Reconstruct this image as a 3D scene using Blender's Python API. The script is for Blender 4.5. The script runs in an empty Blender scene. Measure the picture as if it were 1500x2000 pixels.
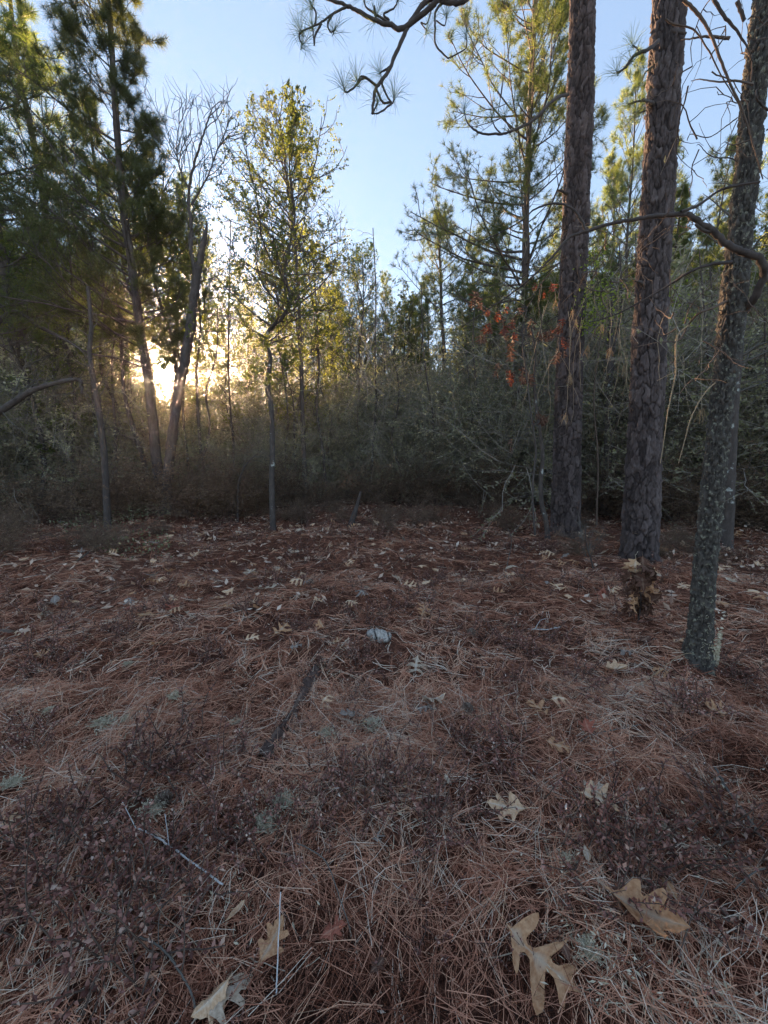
import bpy, math, random
import numpy as np
from mathutils import Vector

# ------------------------------------------------------------------ camera, sky, sun, exposure
SC = bpy.context.scene
COL = SC.collection
F, W2, H2 = 754.0, 750.0, 1000.0
PITCH = math.radians(8.7)
CAM_H = 1.5
cam_d = bpy.data.cameras.new('camera')
cam_d.sensor_fit = 'VERTICAL'
cam_d.sensor_height = 24.0
cam_d.sensor_width = 18.0
cam_d.lens = 24.0 * F / 2000.0
cam_d.clip_start = 0.02
cam_d.clip_end = 3000
cam = bpy.data.objects.new('camera', cam_d)
COL.objects.link(cam)
cam.location = (0, 0, CAM_H)
cam.rotation_euler = (math.pi / 2 - PITCH, 0, 0)
SC.camera = cam

SUN_EL = math.radians(10.0)
SUN_AZ = math.radians(-28.1)          # clockwise from +Y
SUN_DIR = Vector((math.sin(SUN_AZ) * math.cos(SUN_EL), math.cos(SUN_AZ) * math.cos(SUN_EL), math.sin(SUN_EL)))
world = bpy.data.worlds.new('World')
SC.world = world
world.use_nodes = True
wn, wl = world.node_tree.nodes, world.node_tree.links
wn.clear()
sky = wn.new('ShaderNodeTexSky')
sky.sky_type = 'NISHITA'
sky.sun_disc = False
sky.sun_elevation = SUN_EL
sky.sun_rotation = SUN_AZ
sky.altitude = 100
sky.air_density = 0.85
sky.dust_density = 0.0
sky.ozone_density = 2.2
bg = wn.new('ShaderNodeBackground')
bg.inputs['Strength'].default_value = 0.050
# the photograph's warmer, paler balance of the same sky
hs = wn.new('ShaderNodeGamma'); hs.inputs['Gamma'].default_value = 0.5
wl.new(sky.outputs[0], hs.inputs['Color'])
bal = wn.new('ShaderNodeMix'); bal.data_type = 'RGBA'; bal.blend_type = 'MULTIPLY'; bal.inputs[0].default_value = 1.0
bal.inputs[7].default_value = (0.80, 0.82, 0.89, 1)
wl.new(hs.outputs[0], bal.inputs[6]); wl.new(bal.outputs[2], bg.inputs['Color'])
# the sun itself, seen in the sky: a small glaring disc with its aureole
tc = wn.new('ShaderNodeTexCoord')
dot = wn.new('ShaderNodeVectorMath'); dot.operation = 'DOT_PRODUCT'
wl.new(tc.outputs['Generated'], dot.inputs[0])
dot.inputs[1].default_value = SUN_DIR
def wmap(a, b, lo, hi):
    m = wn.new('ShaderNodeMapRange'); m.interpolation_type = 'SMOOTHERSTEP'
    m.inputs['From Min'].default_value = math.cos(math.radians(a)); m.inputs['From Max'].default_value = math.cos(math.radians(b))
    m.inputs['To Min'].default_value = lo; m.inputs['To Max'].default_value = hi
    wl.new(dot.outputs['Value'], m.inputs['Value'])
    return m
disc = wmap(1.7, 0.9, 0.0, 25.0)
aur = wmap(5.0, 0.8, 0.0, .12)
add = wn.new('ShaderNodeMath'); add.operation = 'ADD'
wl.new(disc.outputs[0], add.inputs[0]); wl.new(aur.outputs[0], add.inputs[1])
bg2 = wn.new('ShaderNodeBackground'); bg2.inputs['Color'].default_value = (1, 0.72, 0.46, 1)
wl.new(add.outputs[0], bg2.inputs['Strength'])
ash = wn.new('ShaderNodeAddShader')
wl.new(bg.outputs[0], ash.inputs[0]); wl.new(bg2.outputs[0], ash.inputs[1])
wo = wn.new('ShaderNodeOutputWorld')
wl.new(ash.outputs[0], wo.inputs['Surface'])

sun_d = bpy.data.lights.new('sun', 'SUN')
sun_d.energy = 2.7
sun_d.angle = math.radians(0.6)
sun_d.color = (1.0, 0.63, 0.36)
sun = bpy.data.objects.new('sun', sun_d)
COL.objects.link(sun)
sun.rotation_euler = SUN_DIR.to_track_quat('Z', 'Y').to_euler()
sun.location = (-10, 20, 30)

SC.view_settings.view_transform = 'Standard'
SC.view_settings.look = 'None'
SC.view_settings.gamma = 1
SC.view_settings.use_curve_mapping = False
SC.view_settings.exposure = 3.95
SC.render.engine = 'CYCLES'
SC.cycles.use_denoising = True
SC.cycles.max_bounces = 6
SC.cycles.diffuse_bounces = 4
SC.cycles.glossy_bounces = 2
SC.cycles.transmission_bounces = 3
SC.cycles.volume_bounces = 1
SC.cycles.sample_clamp_indirect = 4.0
SC.cycles.use_light_tree = False

HAZE = 0.0009

# ------------------------------------------------------------------ helpers
CP, SP = math.cos(PITCH), math.sin(PITCH)
def ray(px, py):
    x = (px - W2) / F; u = (H2 - py) / F
    return np.array((x, CP + SP * u, -SP + CP * u))
def at(px, py, Y):
    r = ray(px, py); t = Y / r[1]
    return np.array((r[0] * t, Y, CAM_H + r[2] * t))

def _hash(ix, iy, seed):
    h = (ix.astype(np.int64) * 374761393 + iy.astype(np.int64) * 668265263 + seed * 982451653) & 0x7fffffff
    h = ((h ^ (h >> 13)) * 1274126177) & 0x7fffffff
    h = (h ^ (h >> 16)) & 0x7fffffff
    h = (h * 2246822519) & 0x7fffffff
    return ((h ^ (h >> 15)) & 0xffffff) / float(0x1000000)
def vnoise(x, y, s, seed=0):
    x = np.asarray(x, float) / s; y = np.asarray(y, float) / s
    ix = np.floor(x); iy = np.floor(y)
    fx = x - ix; fy = y - iy
    fx = fx * fx * (3 - 2 * fx); fy = fy * fy * (3 - 2 * fy)
    ix = ix.astype(np.int64); iy = iy.astype(np.int64)
    a = _hash(ix, iy, seed); b = _hash(ix + 1, iy, seed); c = _hash(ix, iy + 1, seed); d = _hash(ix + 1, iy + 1, seed)
    return (a + (b - a) * fx) * (1 - fy) + (c + (d - c) * fx) * fy - 0.5
def gh(x, y):
    x = np.asarray(x, float); y = np.asarray(y, float)
    far = np.clip((y - 5) / 15, 0, 1)
    return (0.21 * vnoise(x, y, 1.7, 1) + 0.11 * vnoise(x, y, 0.55, 2) + 0.04 * vnoise(x, y, 0.2, 3)
            + far * 0.5 * vnoise(x, y, 14, 4))
def gnd(px, py, lift=0.0):
    r = ray(px, py); z = 0.0
    for _ in range(12):
        t = (z - CAM_H) / r[2]
        p = r * t
        z = 0.5 * z + 0.5 * float(gh(p[0], p[1]))
    return np.array((p[0], p[1], float(gh(p[0], p[1])) + lift))

def nrm(v):
    return v / np.maximum(np.linalg.norm(v, axis=-1, keepdims=True), 1e-9)

def smooth_path(P, n):
    P = np.asarray(P, float); k = len(P); t = np.linspace(0, k - 1, n)
    i = np.clip(t.astype(int), 0, k - 2); f = (t - i)[:, None]
    p0 = P[np.clip(i - 1, 0, k - 1)]; p1 = P[i]; p2 = P[i + 1]; p3 = P[np.clip(i + 2, 0, k - 1)]
    return .5 * (2 * p1 + (p2 - p0) * f + (2 * p0 - 5 * p1 + 4 * p2 - p3) * f ** 2 + (3 * p1 - p0 - 3 * p2 + p3) * f ** 3)

class MB:
    """collects triangles and quads and links them as one mesh"""
    def __init__(s):
        s.v = []; s.t = []; s.q = []; s.r = []; s.n = 0
    def add(s, v, tris=None, quads=None, rnd=None):
        v = np.asarray(v, float).reshape(-1, 3)
        if tris is not None and len(tris): s.t.append(np.asarray(tris, np.int64).reshape(-1, 3) + s.n)
        if quads is not None and len(quads): s.q.append(np.asarray(quads, np.int64).reshape(-1, 4) + s.n)
        s.v.append(v)
        s.r.append(np.full(len(v), 0.5) if rnd is None else np.broadcast_to(np.asarray(rnd, float), (len(v),)))
        s.n += len(v)
    def mesh(s, name, mat, smooth=True):
        V = np.concatenate(s.v); Rr = np.concatenate(s.r)
        T = np.concatenate(s.t) if s.t else np.zeros((0, 3), np.int64)
        Q = np.concatenate(s.q) if s.q else np.zeros((0, 4), np.int64)
        me = bpy.data.meshes.new(name)
        me.vertices.add(len(V)); me.vertices.foreach_set('co', V.astype(np.float32).ravel())
        nl = 3 * len(T) + 4 * len(Q)
        me.loops.add(nl); me.loops.foreach_set('vertex_index', np.concatenate((T.ravel(), Q.ravel())).astype(np.int32))
        me.polygons.add(len(T) + len(Q))
        ls = np.concatenate((np.arange(len(T)) * 3, 3 * len(T) + np.arange(len(Q)) * 4)).astype(np.int32)
        me.polygons.foreach_set('loop_start', ls)
        me.polygons.foreach_set('use_smooth', np.full(len(T) + len(Q), smooth))
        me.update(calc_edges=True)
        at_ = me.attributes.new('rnd', 'FLOAT', 'POINT')
        at_.data.foreach_set('value', Rr.astype(np.float32))
        me.materials.append(mat)
        return me
    def build(s, name, mat, parent=None, smooth=True):
        return link(name, s.mesh(name, mat, smooth), parent)

def link(name, me, parent=None):
    o = bpy.data.objects.new(name, me); COL.objects.link(o)
    if parent is not None: o.parent = parent
    return o
def tag(o, label=None, cat=None, group=None, kind=None):
    if label: o['label'] = label
    if cat: o['category'] = cat
    if group: o['group'] = group
    if kind: o['kind'] = kind
    return o
def empty(name, loc, label, cat, group=None, rz=0.0, sc=1.0):
    o = bpy.data.objects.new(name, None); COL.objects.link(o)
    o.empty_display_size = 0.1
    o.location = loc; o.rotation_euler = (0, 0, rz)
    o.scale = sc if isinstance(sc, tuple) else (sc, sc, sc)
    return tag(o, label, cat, group)

def grow(S, D, L, n, wob, trop, rng):
    B = len(S); P = np.zeros((B, n, 3)); P[:, 0] = S; d = nrm(D)
    L = np.broadcast_to(L, (B,))
    for i in range(1, n):
        d = nrm(d + rng.normal(0, wob, (B, 3)) + np.array((0, 0, trop)))
        P[:, i] = P[:, i - 1] + d * (L / (n - 1))[:, None]
    return P
def along(P, t):
    n = P.shape[1]; f = np.clip(t, 0, 0.9999) * (n - 1); i = f.astype(int); f = (f - i)[:, None]
    b = np.arange(len(P))
    return P[b, i] * (1 - f) + P[b, i + 1] * f, nrm(P[b, i + 1] - P[b, i])
def spawn(P, m, t0, t1, ang, rng, spread=0.25):
    B = len(P); idx = np.repeat(np.arange(B), m)
    t = rng.uniform(t0, t1, B * m)
    S, T = along(P[idx], t)
    p = nrm(np.cross(T, nrm(rng.normal(0, 1, (B * m, 3)))))
    a = ang * (1 + rng.normal(0, spread, B * m))[:, None]
    return S, T * np.cos(a) + p * np.sin(a), t, idx
def tubes(mb, P, Rd, k=3, rnd=0.5, rough=0.0, rng=None):
    P = np.asarray(P, float); B, n, _ = P.shape
    Rd = np.broadcast_to(Rd, (B, n))
    T = np.empty_like(P); T[:, 1:-1] = P[:, 2:] - P[:, :-2]; T[:, 0] = P[:, 1] - P[:, 0]; T[:, -1] = P[:, -1] - P[:, -2]
    T = nrm(T)
    ref = np.where(np.abs(T.mean(1, keepdims=True)[..., 2:]) > 0.8 * np.linalg.norm(T.mean(1, keepdims=True), axis=-1, keepdims=True),
                   np.array((1.0, 0, 0)), np.array((0, 0, 1.0)))
    A = nrm(np.cross(T, np.broadcast_to(ref, T.shape))); C = np.cross(T, A)
    th = np.arange(k) / k * 2 * np.pi
    rr = Rd[:, :, None]
    if rough and rng is not None: rr = rr * (1 + rng.normal(0, rough, (B, n, k)))
    V = P[:, :, None] + rr[..., None] * (A[:, :, None] * np.cos(th)[:, None] + C[:, :, None] * np.sin(th)[:, None])
    b = np.arange(B)[:, None, None] * n * k; i = np.arange(n - 1)[None, :, None] * k; j = np.arange(k)[None, None, :]; j2 = (j + 1) % k
    Q = np.stack(np.broadcast_arrays(b + i + j, b + i + j2, b + i + k + j2, b + i + k + j), -1).reshape(-1, 4)
    r = np.broadcast_to(np.asarray(rnd, float).reshape(-1, 1), (B, n * k)).ravel() if np.ndim(rnd) else rnd
    mb.add(V.reshape(-1, 3), quads=Q, rnd=r)
def needle_tris(mb, S, D, L, w, rng, droop=0.15, rnd=None):
    N = len(S); side = nrm(np.cross(D, rng.normal(0, 1, (N, 3)) + ((0, 0, 1.5) if droop == 0 else (0, 0, 0))))
    L = np.broadcast_to(L, (N,))[:, None]; w = np.broadcast_to(w, (N,))[:, None]
    tip = S + D * L; tip[:, 2] -= droop * L[:, 0] * rng.uniform(0.3, 1, N)
    V = np.stack((S - side * w / 2, S + side * w / 2, tip), 1)
    mb.add(V.reshape(-1, 3), tris=np.arange(3 * N), rnd=np.repeat(rng.uniform(0, 1, N) if rnd is None else rnd, 3))
def needle_strips(mb, S, D, L, w, rng, bend=0.12, rnd=None, droop=0.0):
    """needles bent in the middle: a quad and a tip"""
    N = len(S); L = np.broadcast_to(L, (N,))[:, None]; w = np.broadcast_to(w, (N,))[:, None]
    side = nrm(np.cross(D, rng.normal(0, 1, (N, 3)) * (1, 1, 0.25) + (0, 0, 1.2)))
    off = side * rng.normal(0, bend, (N, 1)) * L + np.array((0, 0, -1.0)) * droop * L * 0.4
    m = S + D * L * 0.5 - off * 0.6
    tip = S + D * L + off + np.array((0, 0, -1.0)) * droop * L
    V = np.stack((S - side * w / 2, S + side * w / 2, m + side * w / 2, m - side * w / 2, tip - side * w / 4, tip + side * w / 4), 1)
    b = np.arange(N)[:, None] * 6
    Q = np.concatenate((b + [0, 1, 2, 3], b + [3, 2, 5, 4]))
    mb.add(V.reshape(-1, 3), quads=Q, rnd=np.repeat(rng.uniform(0, 1, N) if rnd is None else rnd, 6))
def leaf_quads(mb, S, D, L, w, rng, rnd=None, flat=0.0):
    N = len(S); L = np.broadcast_to(L, (N,))[:, None]; w = np.broadcast_to(w, (N,))[:, None]
    side = nrm(np.cross(D, nrm(rng.normal(0, 1, (N, 3)) + np.array((0, 0, flat)))))
    nn = np.cross(D, side)
    V = np.stack((S, S + D * L * 0.5 + side * w / 2 + nn * w * .15, S + D * L, S + D * L * 0.5 - side * w / 2 + nn * w * .15), 1)
    b = np.arange(N)[:, None] * 4
    mb.add(V.reshape(-1, 3), tris=np.concatenate((b + [0, 1, 2], b + [0, 2, 3])), rnd=np.repeat(rng.uniform(0, 1, N) if rnd is None else rnd, 4))

# ------------------------------------------------------------------ materials
def new_mat(name):
    m = bpy.data.materials.new(name); m.use_nodes = True
    m.node_tree.nodes.clear()
    return m, m.node_tree.nodes, m.node_tree.links
def ramp(n, cols):
    r = n.new('ShaderNodeValToRGB'); e = r.color_ramp.elements
    for i, c in enumerate(cols):
        p = i / max(1, len(cols) - 1)
        if len(c) == 4: p = c[3]
        el = e[i] if i < 2 else e.new(p)
        el.position = p; el.color = (*c[:3], 1)
    return r
def leaf_mat(name, cols, trans=0.35, gloss=0.06, rough=0.45, vary=0.25, tint=(1.1, 1.25, 0.7)):
    m, n, l = new_mat(name)
    a = n.new('ShaderNodeAttribute'); a.attribute_name = 'rnd'
    r = ramp(n, cols); l.new(a.outputs['Fac'], r.inputs[0])
    oi = n.new('ShaderNodeObjectInfo')
    mr = n.new('ShaderNodeMapRange'); mr.inputs['To Min'].default_value = 1 - vary; mr.inputs['To Max'].default_value = 1 + vary
    l.new(oi.outputs['Random'], mr.inputs['Value'])
    mul = n.new('ShaderNodeVectorMath'); mul.operation = 'SCALE'
    l.new(r.outputs[0], mul.inputs[0]); l.new(mr.outputs[0], mul.inputs['Scale'])
    d = n.new('ShaderNodeBsdfDiffuse'); l.new(mul.outputs[0], d.inputs['Color'])
    t = n.new('ShaderNodeBsdfTranslucent')
    tm = n.new('ShaderNodeVectorMath'); tm.operation = 'MULTIPLY'; tm.inputs[1].default_value = tuple(c * 1.5 for c in tint)
    l.new(mul.outputs[0], tm.inputs[0]); l.new(tm.outputs[0], t.inputs['Color'])
    mx = n.new('ShaderNodeMixShader'); mx.inputs[0].default_value = trans
    l.new(d.outputs[0], mx.inputs[1]); l.new(t.outputs[0], mx.inputs[2])
    g = n.new('ShaderNodeBsdfGlossy'); g.inputs['Roughness'].default_value = rough; g.inputs['Color'].default_value = (.8, .8, .8, 1)
    m2 = n.new('ShaderNodeMixShader'); m2.inputs[0].default_value = gloss * .4
    l.new(mx.outputs[0], m2.inputs[1]); l.new(g.outputs[0], m2.inputs[2])
    o = n.new('ShaderNodeOutputMaterial'); l.new(m2.outputs[0], o.inputs['Surface'])
    return m
def bark_mat(name, cols, scale=14, stretch=0.3, bump=0.5, lichen=None, lich_amt=0.5, rough=0.9, attr=0.5, lscale=9.0):
    m, n, l = new_mat(name)
    g = n.new('ShaderNodeNewGeometry')
    mp = n.new('ShaderNodeMapping'); mp.inputs['Scale'].default_value = (1, 1, stretch)
    tcn = n.new('ShaderNodeTexCoord'); l.new(tcn.outputs['Object'], mp.inputs['Vector'])
    no = n.new('ShaderNodeTexNoise'); no.inputs['Scale'].default_value = scale; no.inputs['Detail'].default_value = 6; no.inputs['Roughness'].default_value = 0.7
    l.new(mp.outputs[0], no.inputs['Vector'])
    a = n.new('ShaderNodeAttribute'); a.attribute_name = 'rnd'
    mixf = n.new('ShaderNodeMix'); mixf.data_type = 'FLOAT'; mixf.inputs[0].default_value = attr
    l.new(no.outputs['Fac'], mixf.inputs[2]); l.new(a.outputs['Fac'], mixf.inputs[3])
    r = ramp(n, cols); l.new(mixf.outputs[0], r.inputs[0])
    col = r.outputs[0]
    if lichen:
        n2 = n.new('ShaderNodeTexNoise'); n2.inputs['Scale'].default_value = lscale; n2.inputs['Detail'].default_value = 5; n2.inputs['Roughness'].default_value = 0.65
        l.new(tcn.outputs['Object'], n2.inputs['Vector'])
        mr = n.new('ShaderNodeMapRange'); mr.inputs['From Min'].default_value = 1 - lich_amt; mr.inputs['From Max'].default_value = 1 - lich_amt + 0.06
        l.new(n2.outputs['Fac'], mr.inputs['Value'])
        n3 = n.new('ShaderNodeTexNoise'); n3.inputs['Scale'].default_value = lscale * 6; n3.inputs['Detail'].default_value = 3
        l.new(tcn.outputs['Object'], n3.inputs['Vector'])
        lr = ramp(n, lichen); l.new(n3.outputs['Fac'], lr.inputs[0])
        mc = n.new('ShaderNodeMix'); mc.data_type = 'RGBA'
        l.new(mr.outputs[0], mc.inputs[0]); l.new(col, mc.inputs[6]); l.new(lr.outputs[0], mc.inputs[7])
        col = mc.outputs[2]
    p = n.new('ShaderNodeBsdfPrincipled'); p.inputs['Roughness'].default_value = rough
    p.inputs['Specular IOR Level'].default_value = 0.25
    l.new(col, p.inputs['Base Color'])
    b = n.new('ShaderNodeBump'); b.inputs['Strength'].default_value = bump; b.inputs['Distance'].default_value = 0.01
    l.new(no.outputs['Fac'], b.inputs['Height']); l.new(b.outputs[0], p.inputs['Normal'])
    o = n.new('ShaderNodeOutputMaterial'); l.new(p.outputs[0], o.inputs['Surface'])
    return m

M = {}
M['pine_bark'] = bark_mat('pine_bark', [(.012, .009, .0085, .14), (.042, .032, .030, .36), (.10, .078, .073, .56), (.22, .18, .168, .9)], 26, .35, .8, attr=.6)
M['oak_bark'] = bark_mat('oak_bark', [(.02, .018, .016, 0), (.055, .048, .042, .4), (.11, .10, .085, .7), (.20, .19, .16, 1)], 30, .6, .7,
                         lichen=[(.12, .12, .085, .3), (.34, .33, .25, .7)], lich_amt=.44, attr=.6, lscale=34)
M['bark_mid'] = bark_mat('mid_bark', [(.035, .028, .025, .25), (.10, .08, .07, .5), (.20, .165, .145, .8)], 12, .3, .6, attr=.15)
M['bark_lichen'] = bark_mat('lichen_bark', [(.03, .026, .023, .2), (.085, .07, .062, .5), (.16, .14, .12, .8)], 16, .4, .6,
                            lichen=[(.30, .33, .30, .2), (.55, .58, .54, .8)], lich_amt=.40, attr=.15, lscale=6)
M['bark_dark'] = bark_mat('dark_bark', [(.03, .025, .022, .2), (.08, .065, .058, .5), (.14, .12, .105, .8)], 20, .4, .6, attr=.2)
M['twig_brown'] = bark_mat('brown_twig_bark', [(.07, .05, .04, .2), (.15, .11, .085, .6), (.22, .18, .14, .9)], 30, .4, .3, attr=.5)
M['twig_grey'] = bark_mat('grey_twig_bark', [(.06, .053, .046, .1), (.13, .118, .10, .5), (.24, .22, .19, .9)], 30, .4, .3, attr=.6)
M['brush_twig'] = bark_mat('brush_twig_bark', [(.18, .155, .125, .1), (.32, .28, .235, .5), (.44, .40, .34, .9)], 30, .4, .3, attr=.6)
M['twig_straw'] = bark_mat('straw_twig_bark', [(.20, .14, .09, .1), (.36, .27, .17, .5), (.50, .40, .27, .9)], 30, .4, .3, attr=.6)
M['bleached'] = bark_mat('bleached_wood', [(.04, .035, .03, .40), (.14, .13, .12, .48), (.34, .315, .28, .55), (.56, .52, .46, .66)], 75, .35, 1, attr=.22)
M['stick_white'] = bark_mat('white_stick_wood', [(.30, .29, .28, .3), (.62, .61, .58, .5), (.75, .74, .71, .8)], 30, .3, .4, attr=.2)
M['rotten'] = bark_mat('rotten_wood', [(.02, .015, .013, .25), (.085, .055, .045, .5), (.19, .14, .115, .75)], 35, .3, .9, attr=.4)
M['needle_dark'] = leaf_mat('dark_pine_needles', [(.055, .06, .026), (.085, .092, .035), (.13, .125, .055)], .32, .05)
M['needle_mid'] = leaf_mat('green_pine_needles', [(.07, .095, .03), (.115, .14, .045), (.18, .175, .07)], .45, .06)
M['leaf_olive'] = leaf_mat('olive_leaves', [(.07, .085, .025), (.12, .135, .04), (.19, .18, .055)], .5, .05)
M['leaf_yellow'] = leaf_mat('yellow_green_leaves', [(.15, .155, .035), (.24, .24, .05), (.34, .31, .07)], .50, .05)
M['leaf_bright'] = leaf_mat('bright_sprig_leaves', [(.15, .20, .03), (.25, .30, .05), (.36, .38, .08)], .50, .05)
M['leaf_cedar'] = leaf_mat('cedar_leaves', [(.05, .075, .03), (.08, .115, .045), (.13, .155, .06)], .42, .04)
M['brush_leaf'] = leaf_mat('grey_green_brush_leaves', [(.20, .195, .125), (.30, .28, .19), (.40, .36, .26)], .30, .05, .45, .42)
M['scrub_leaf'] = leaf_mat('dry_scrub_leaves', [(.12, .07, .05), (.22, .14, .10), (.32, .24, .18)], .3, .05)
M['needle_hero'] = leaf_mat('near_pine_needles', [(.05, .075, .03), (.08, .11, .045), (.14, .15, .08)], .35, .08)
M['straw'] = leaf_mat('pine_straw', [(.035, .018, .013, 0), (.22, .082, .048, .22), (.49, .24, .155, .5), (.63, .33, .21, .76), (.72, .47, .31, .92), (.74, .62, .49, 1)], .12, .02, .4, 0, (1.1, .95, .8))
M['straw_hang'] = leaf_mat('hanging_straw', [(.30, .19, .10), (.42, .30, .17), (.52, .41, .26)], .4, .05, .4, 0, (1.1, .95, .7))
M['heath'] = leaf_mat('dry_heath_leaves', [(.08, .034, .026, 0), (.20, .095, .078, .38), (.37, .20, .155, .68), (.46, .33, .26, .86), (.74, .66, .58, 1)], .15, .05, .5, .25, (1.1, .9, .8))
M['green_tuft'] = leaf_mat('dull_green_ground_leaves', [(.08, .09, .05), (.15, .16, .09), (.26, .25, .17)], .3, .05)
M['litter'] = leaf_mat('leaf_litter', [(.12, .07, .05, 0), (.28, .17, .12, .25), (.46, .32, .23, .5), (.64, .49, .37, .8), (.74, .62, .50, 1)], .2, .05, .4, 0, (1.1, .95, .8))
M['grass'] = leaf_mat('dry_grass', [(.20, .15, .10), (.36, .29, .21), (.50, .44, .35)], .3, .05, .4, 0, (1.1, .95, .8))
M['lichen'] = leaf_mat('reindeer_lichen', [(.40, .35, .24), (.58, .52, .38), (.76, .69, .54)], .2, .02, .6, .1, (1, 1, 1))
M['red_leaf'] = leaf_mat('red_oak_leaves', [(.09, .032, .022), (.15, .05, .03), (.24, .095, .045)], .3, .06, .4, .2, (1.2, .85, .7))
M['cone'] = bark_mat('pine_cone', [(.09, .06, .045, .2), (.22, .16, .12, .5), (.38, .31, .25, .8)], 40, 1, .4, attr=.6)

def oak_mat(name, c1, c2, vein, trans=.15):
    m, n, l = new_mat(name)
    t = n.new('ShaderNodeTexCoord')
    no = n.new('ShaderNodeTexNoise'); no.inputs['Scale'].default_value = 16; no.inputs['Detail'].default_value = 6; l.new(t.outputs['Object'], no.inputs['Vector'])
    r = ramp(n, [(*c1, .32), (*c2, .68)]); l.new(no.outputs['Fac'], r.inputs[0])
    a = n.new('ShaderNodeAttribute'); a.attribute_name = 'rnd'       # 0 at the midrib and side veins
    vr = n.new('ShaderNodeMapRange'); vr.inputs['From Min'].default_value = 0.02; vr.inputs['From Max'].default_value = 0.25
    l.new(a.outputs['Fac'], vr.inputs['Value'])
    mc = n.new('ShaderNodeMix'); mc.data_type = 'RGBA'; l.new(vr.outputs[0], mc.inputs[0])
    mc.inputs[6].default_value = (*vein, 1); l.new(r.outputs[0], mc.inputs[7])
    p = n.new('ShaderNodeBsdfPrincipled'); p.inputs['Roughness'].default_value = .7; p.inputs['Specular IOR Level'].default_value = .12
    l.new(mc.outputs[2], p.inputs['Base Color'])
    b = n.new('ShaderNodeBump'); b.inputs['Strength'].default_value = .5; b.inputs['Distance'].default_value = .004
    l.new(no.outputs['Fac'], b.inputs['Height']); l.new(b.outputs[0], p.inputs['Normal'])
    tr = n.new('ShaderNodeBsdfTranslucent'); l.new(mc.outputs[2], tr.inputs['Color'])
    mx = n.new('ShaderNodeMixShader'); mx.inputs[0].default_value = trans
    l.new(p.outputs[0], mx.inputs[1]); l.new(tr.outputs[0], mx.inputs[2])
    o = n.new('ShaderNodeOutputMaterial'); l.new(mx.outputs[0], o.inputs['Surface'])
    return m
OAK = {
    'pale tan': oak_mat('pale_tan_leaf', (.56, .35, .20), (.76, .54, .35), (.68, .56, .42)),
    'tan brown': oak_mat('tan_brown_leaf', (.40, .20, .10), (.60, .36, .20), (.50, .37, .26)),
    'bleached': oak_mat('bleached_leaf', (.36, .27, .19), (.62, .50, .37), (.58, .50, .41)),
    'dark brown': oak_mat('dark_brown_leaf', (.085, .042, .03), (.18, .10, .07), (.26, .17, .12)),
    'rust red': oak_mat('rust_red_leaf', (.26, .08, .05), (.40, .15, .10), (.45, .22, .15)),
    'grey brown': oak_mat('grey_brown_leaf', (.19, .155, .125), (.34, .29, .25), (.40, .35, .30)),
}

# ------------------------------------------------------------------ ground
m, n, l = new_mat('forest_floor')
t = n.new('ShaderNodeTexCoord')
n1 = n.new('ShaderNodeTexNoise'); n1.inputs['Scale'].default_value = 38; n1.inputs['Detail'].default_value = 8; n1.inputs['Roughness'].default_value = .75; l.new(t.outputs['Object'], n1.inputs['Vector'])
n2 = n.new('ShaderNodeTexNoise'); n2.inputs['Scale'].default_value = 1.3; n2.inputs['Detail'].default_value = 4; l.new(t.outputs['Object'], n2.inputs['Vector'])
r1 = ramp(n, [(.025, .013, .010, .30), (.15, .068, .045, .5), (.38, .19, .12, .74)]); l.new(n1.outputs['Fac'], r1.inputs[0])
r2 = ramp(n, [(.75, .7, .68, .35), (1.15, 1.1, 1.08, .65)]); l.new(n2.outputs['Fac'], r2.inputs[0])
mm = n.new('ShaderNodeMix'); mm.data_type = 'RGBA'; mm.blend_type = 'MULTIPLY'; mm.inputs[0].default_value = 1
l.new(r1.outputs[0], mm.inputs[6]); l.new(r2.outputs[0], mm.inputs[7])
p = n.new('ShaderNodeBsdfPrincipled'); p.inputs['Roughness'].default_value = .95; p.inputs['Specular IOR Level'].default_value = .1; l.new(mm.outputs[2], p.inputs['Base Color'])
b = n.new('ShaderNodeBump'); b.inputs['Strength'].default_value = 1; b.inputs['Distance'].default_value = .03
l.new(n1.outputs['Fac'], b.inputs['Height']); l.new(b.outputs[0], p.inputs['Normal'])
o = n.new('ShaderNodeOutputMaterial'); l.new(p.outputs[0], o.inputs['Surface'])
M['floor'] = m
NG = 235
u = np.linspace(-1, 1, NG)
gx = np.sinh(u * 5.0) / np.sinh(5.0) * 90
gy = np.sinh(u * 5.0) / np.sinh(5.0) * np.where(u < 0, 25, 110) + 3.0
GX, GY = np.meshgrid(gx, gy)
GZ = gh(GX, GY)
mb = MB()
ii = np.arange(NG - 1)[:, None] * NG + np.arange(NG - 1)[None, :]
mb.add(np.stack((GX, GY, GZ), -1), quads=np.stack((ii, ii + 1, ii + NG + 1, ii + NG), -1).reshape(-1, 4))
tag(mb.build('ground', M['floor']), 'forest floor of dark soil under the pine straw', None, None, 'structure')

def field_points(n_, y0, y1, rng, pw=1.0, margin=1.4, slope=1.12):
    """random ground points in the wedge ahead"""
    y = (rng.uniform(y0 ** (1 + pw), y1 ** (1 + pw), n_)) ** (1 / (1 + pw))
    x = rng.uniform(-1, 1, n_) * (y * slope + margin)
    return x, y
def gslope(x, y, d):
    e = .08
    return (gh(x + d[:, 0] * e, y + d[:, 1] * e) - gh(x - d[:, 0] * e, y - d[:, 1] * e)) / (2 * e)

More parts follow.
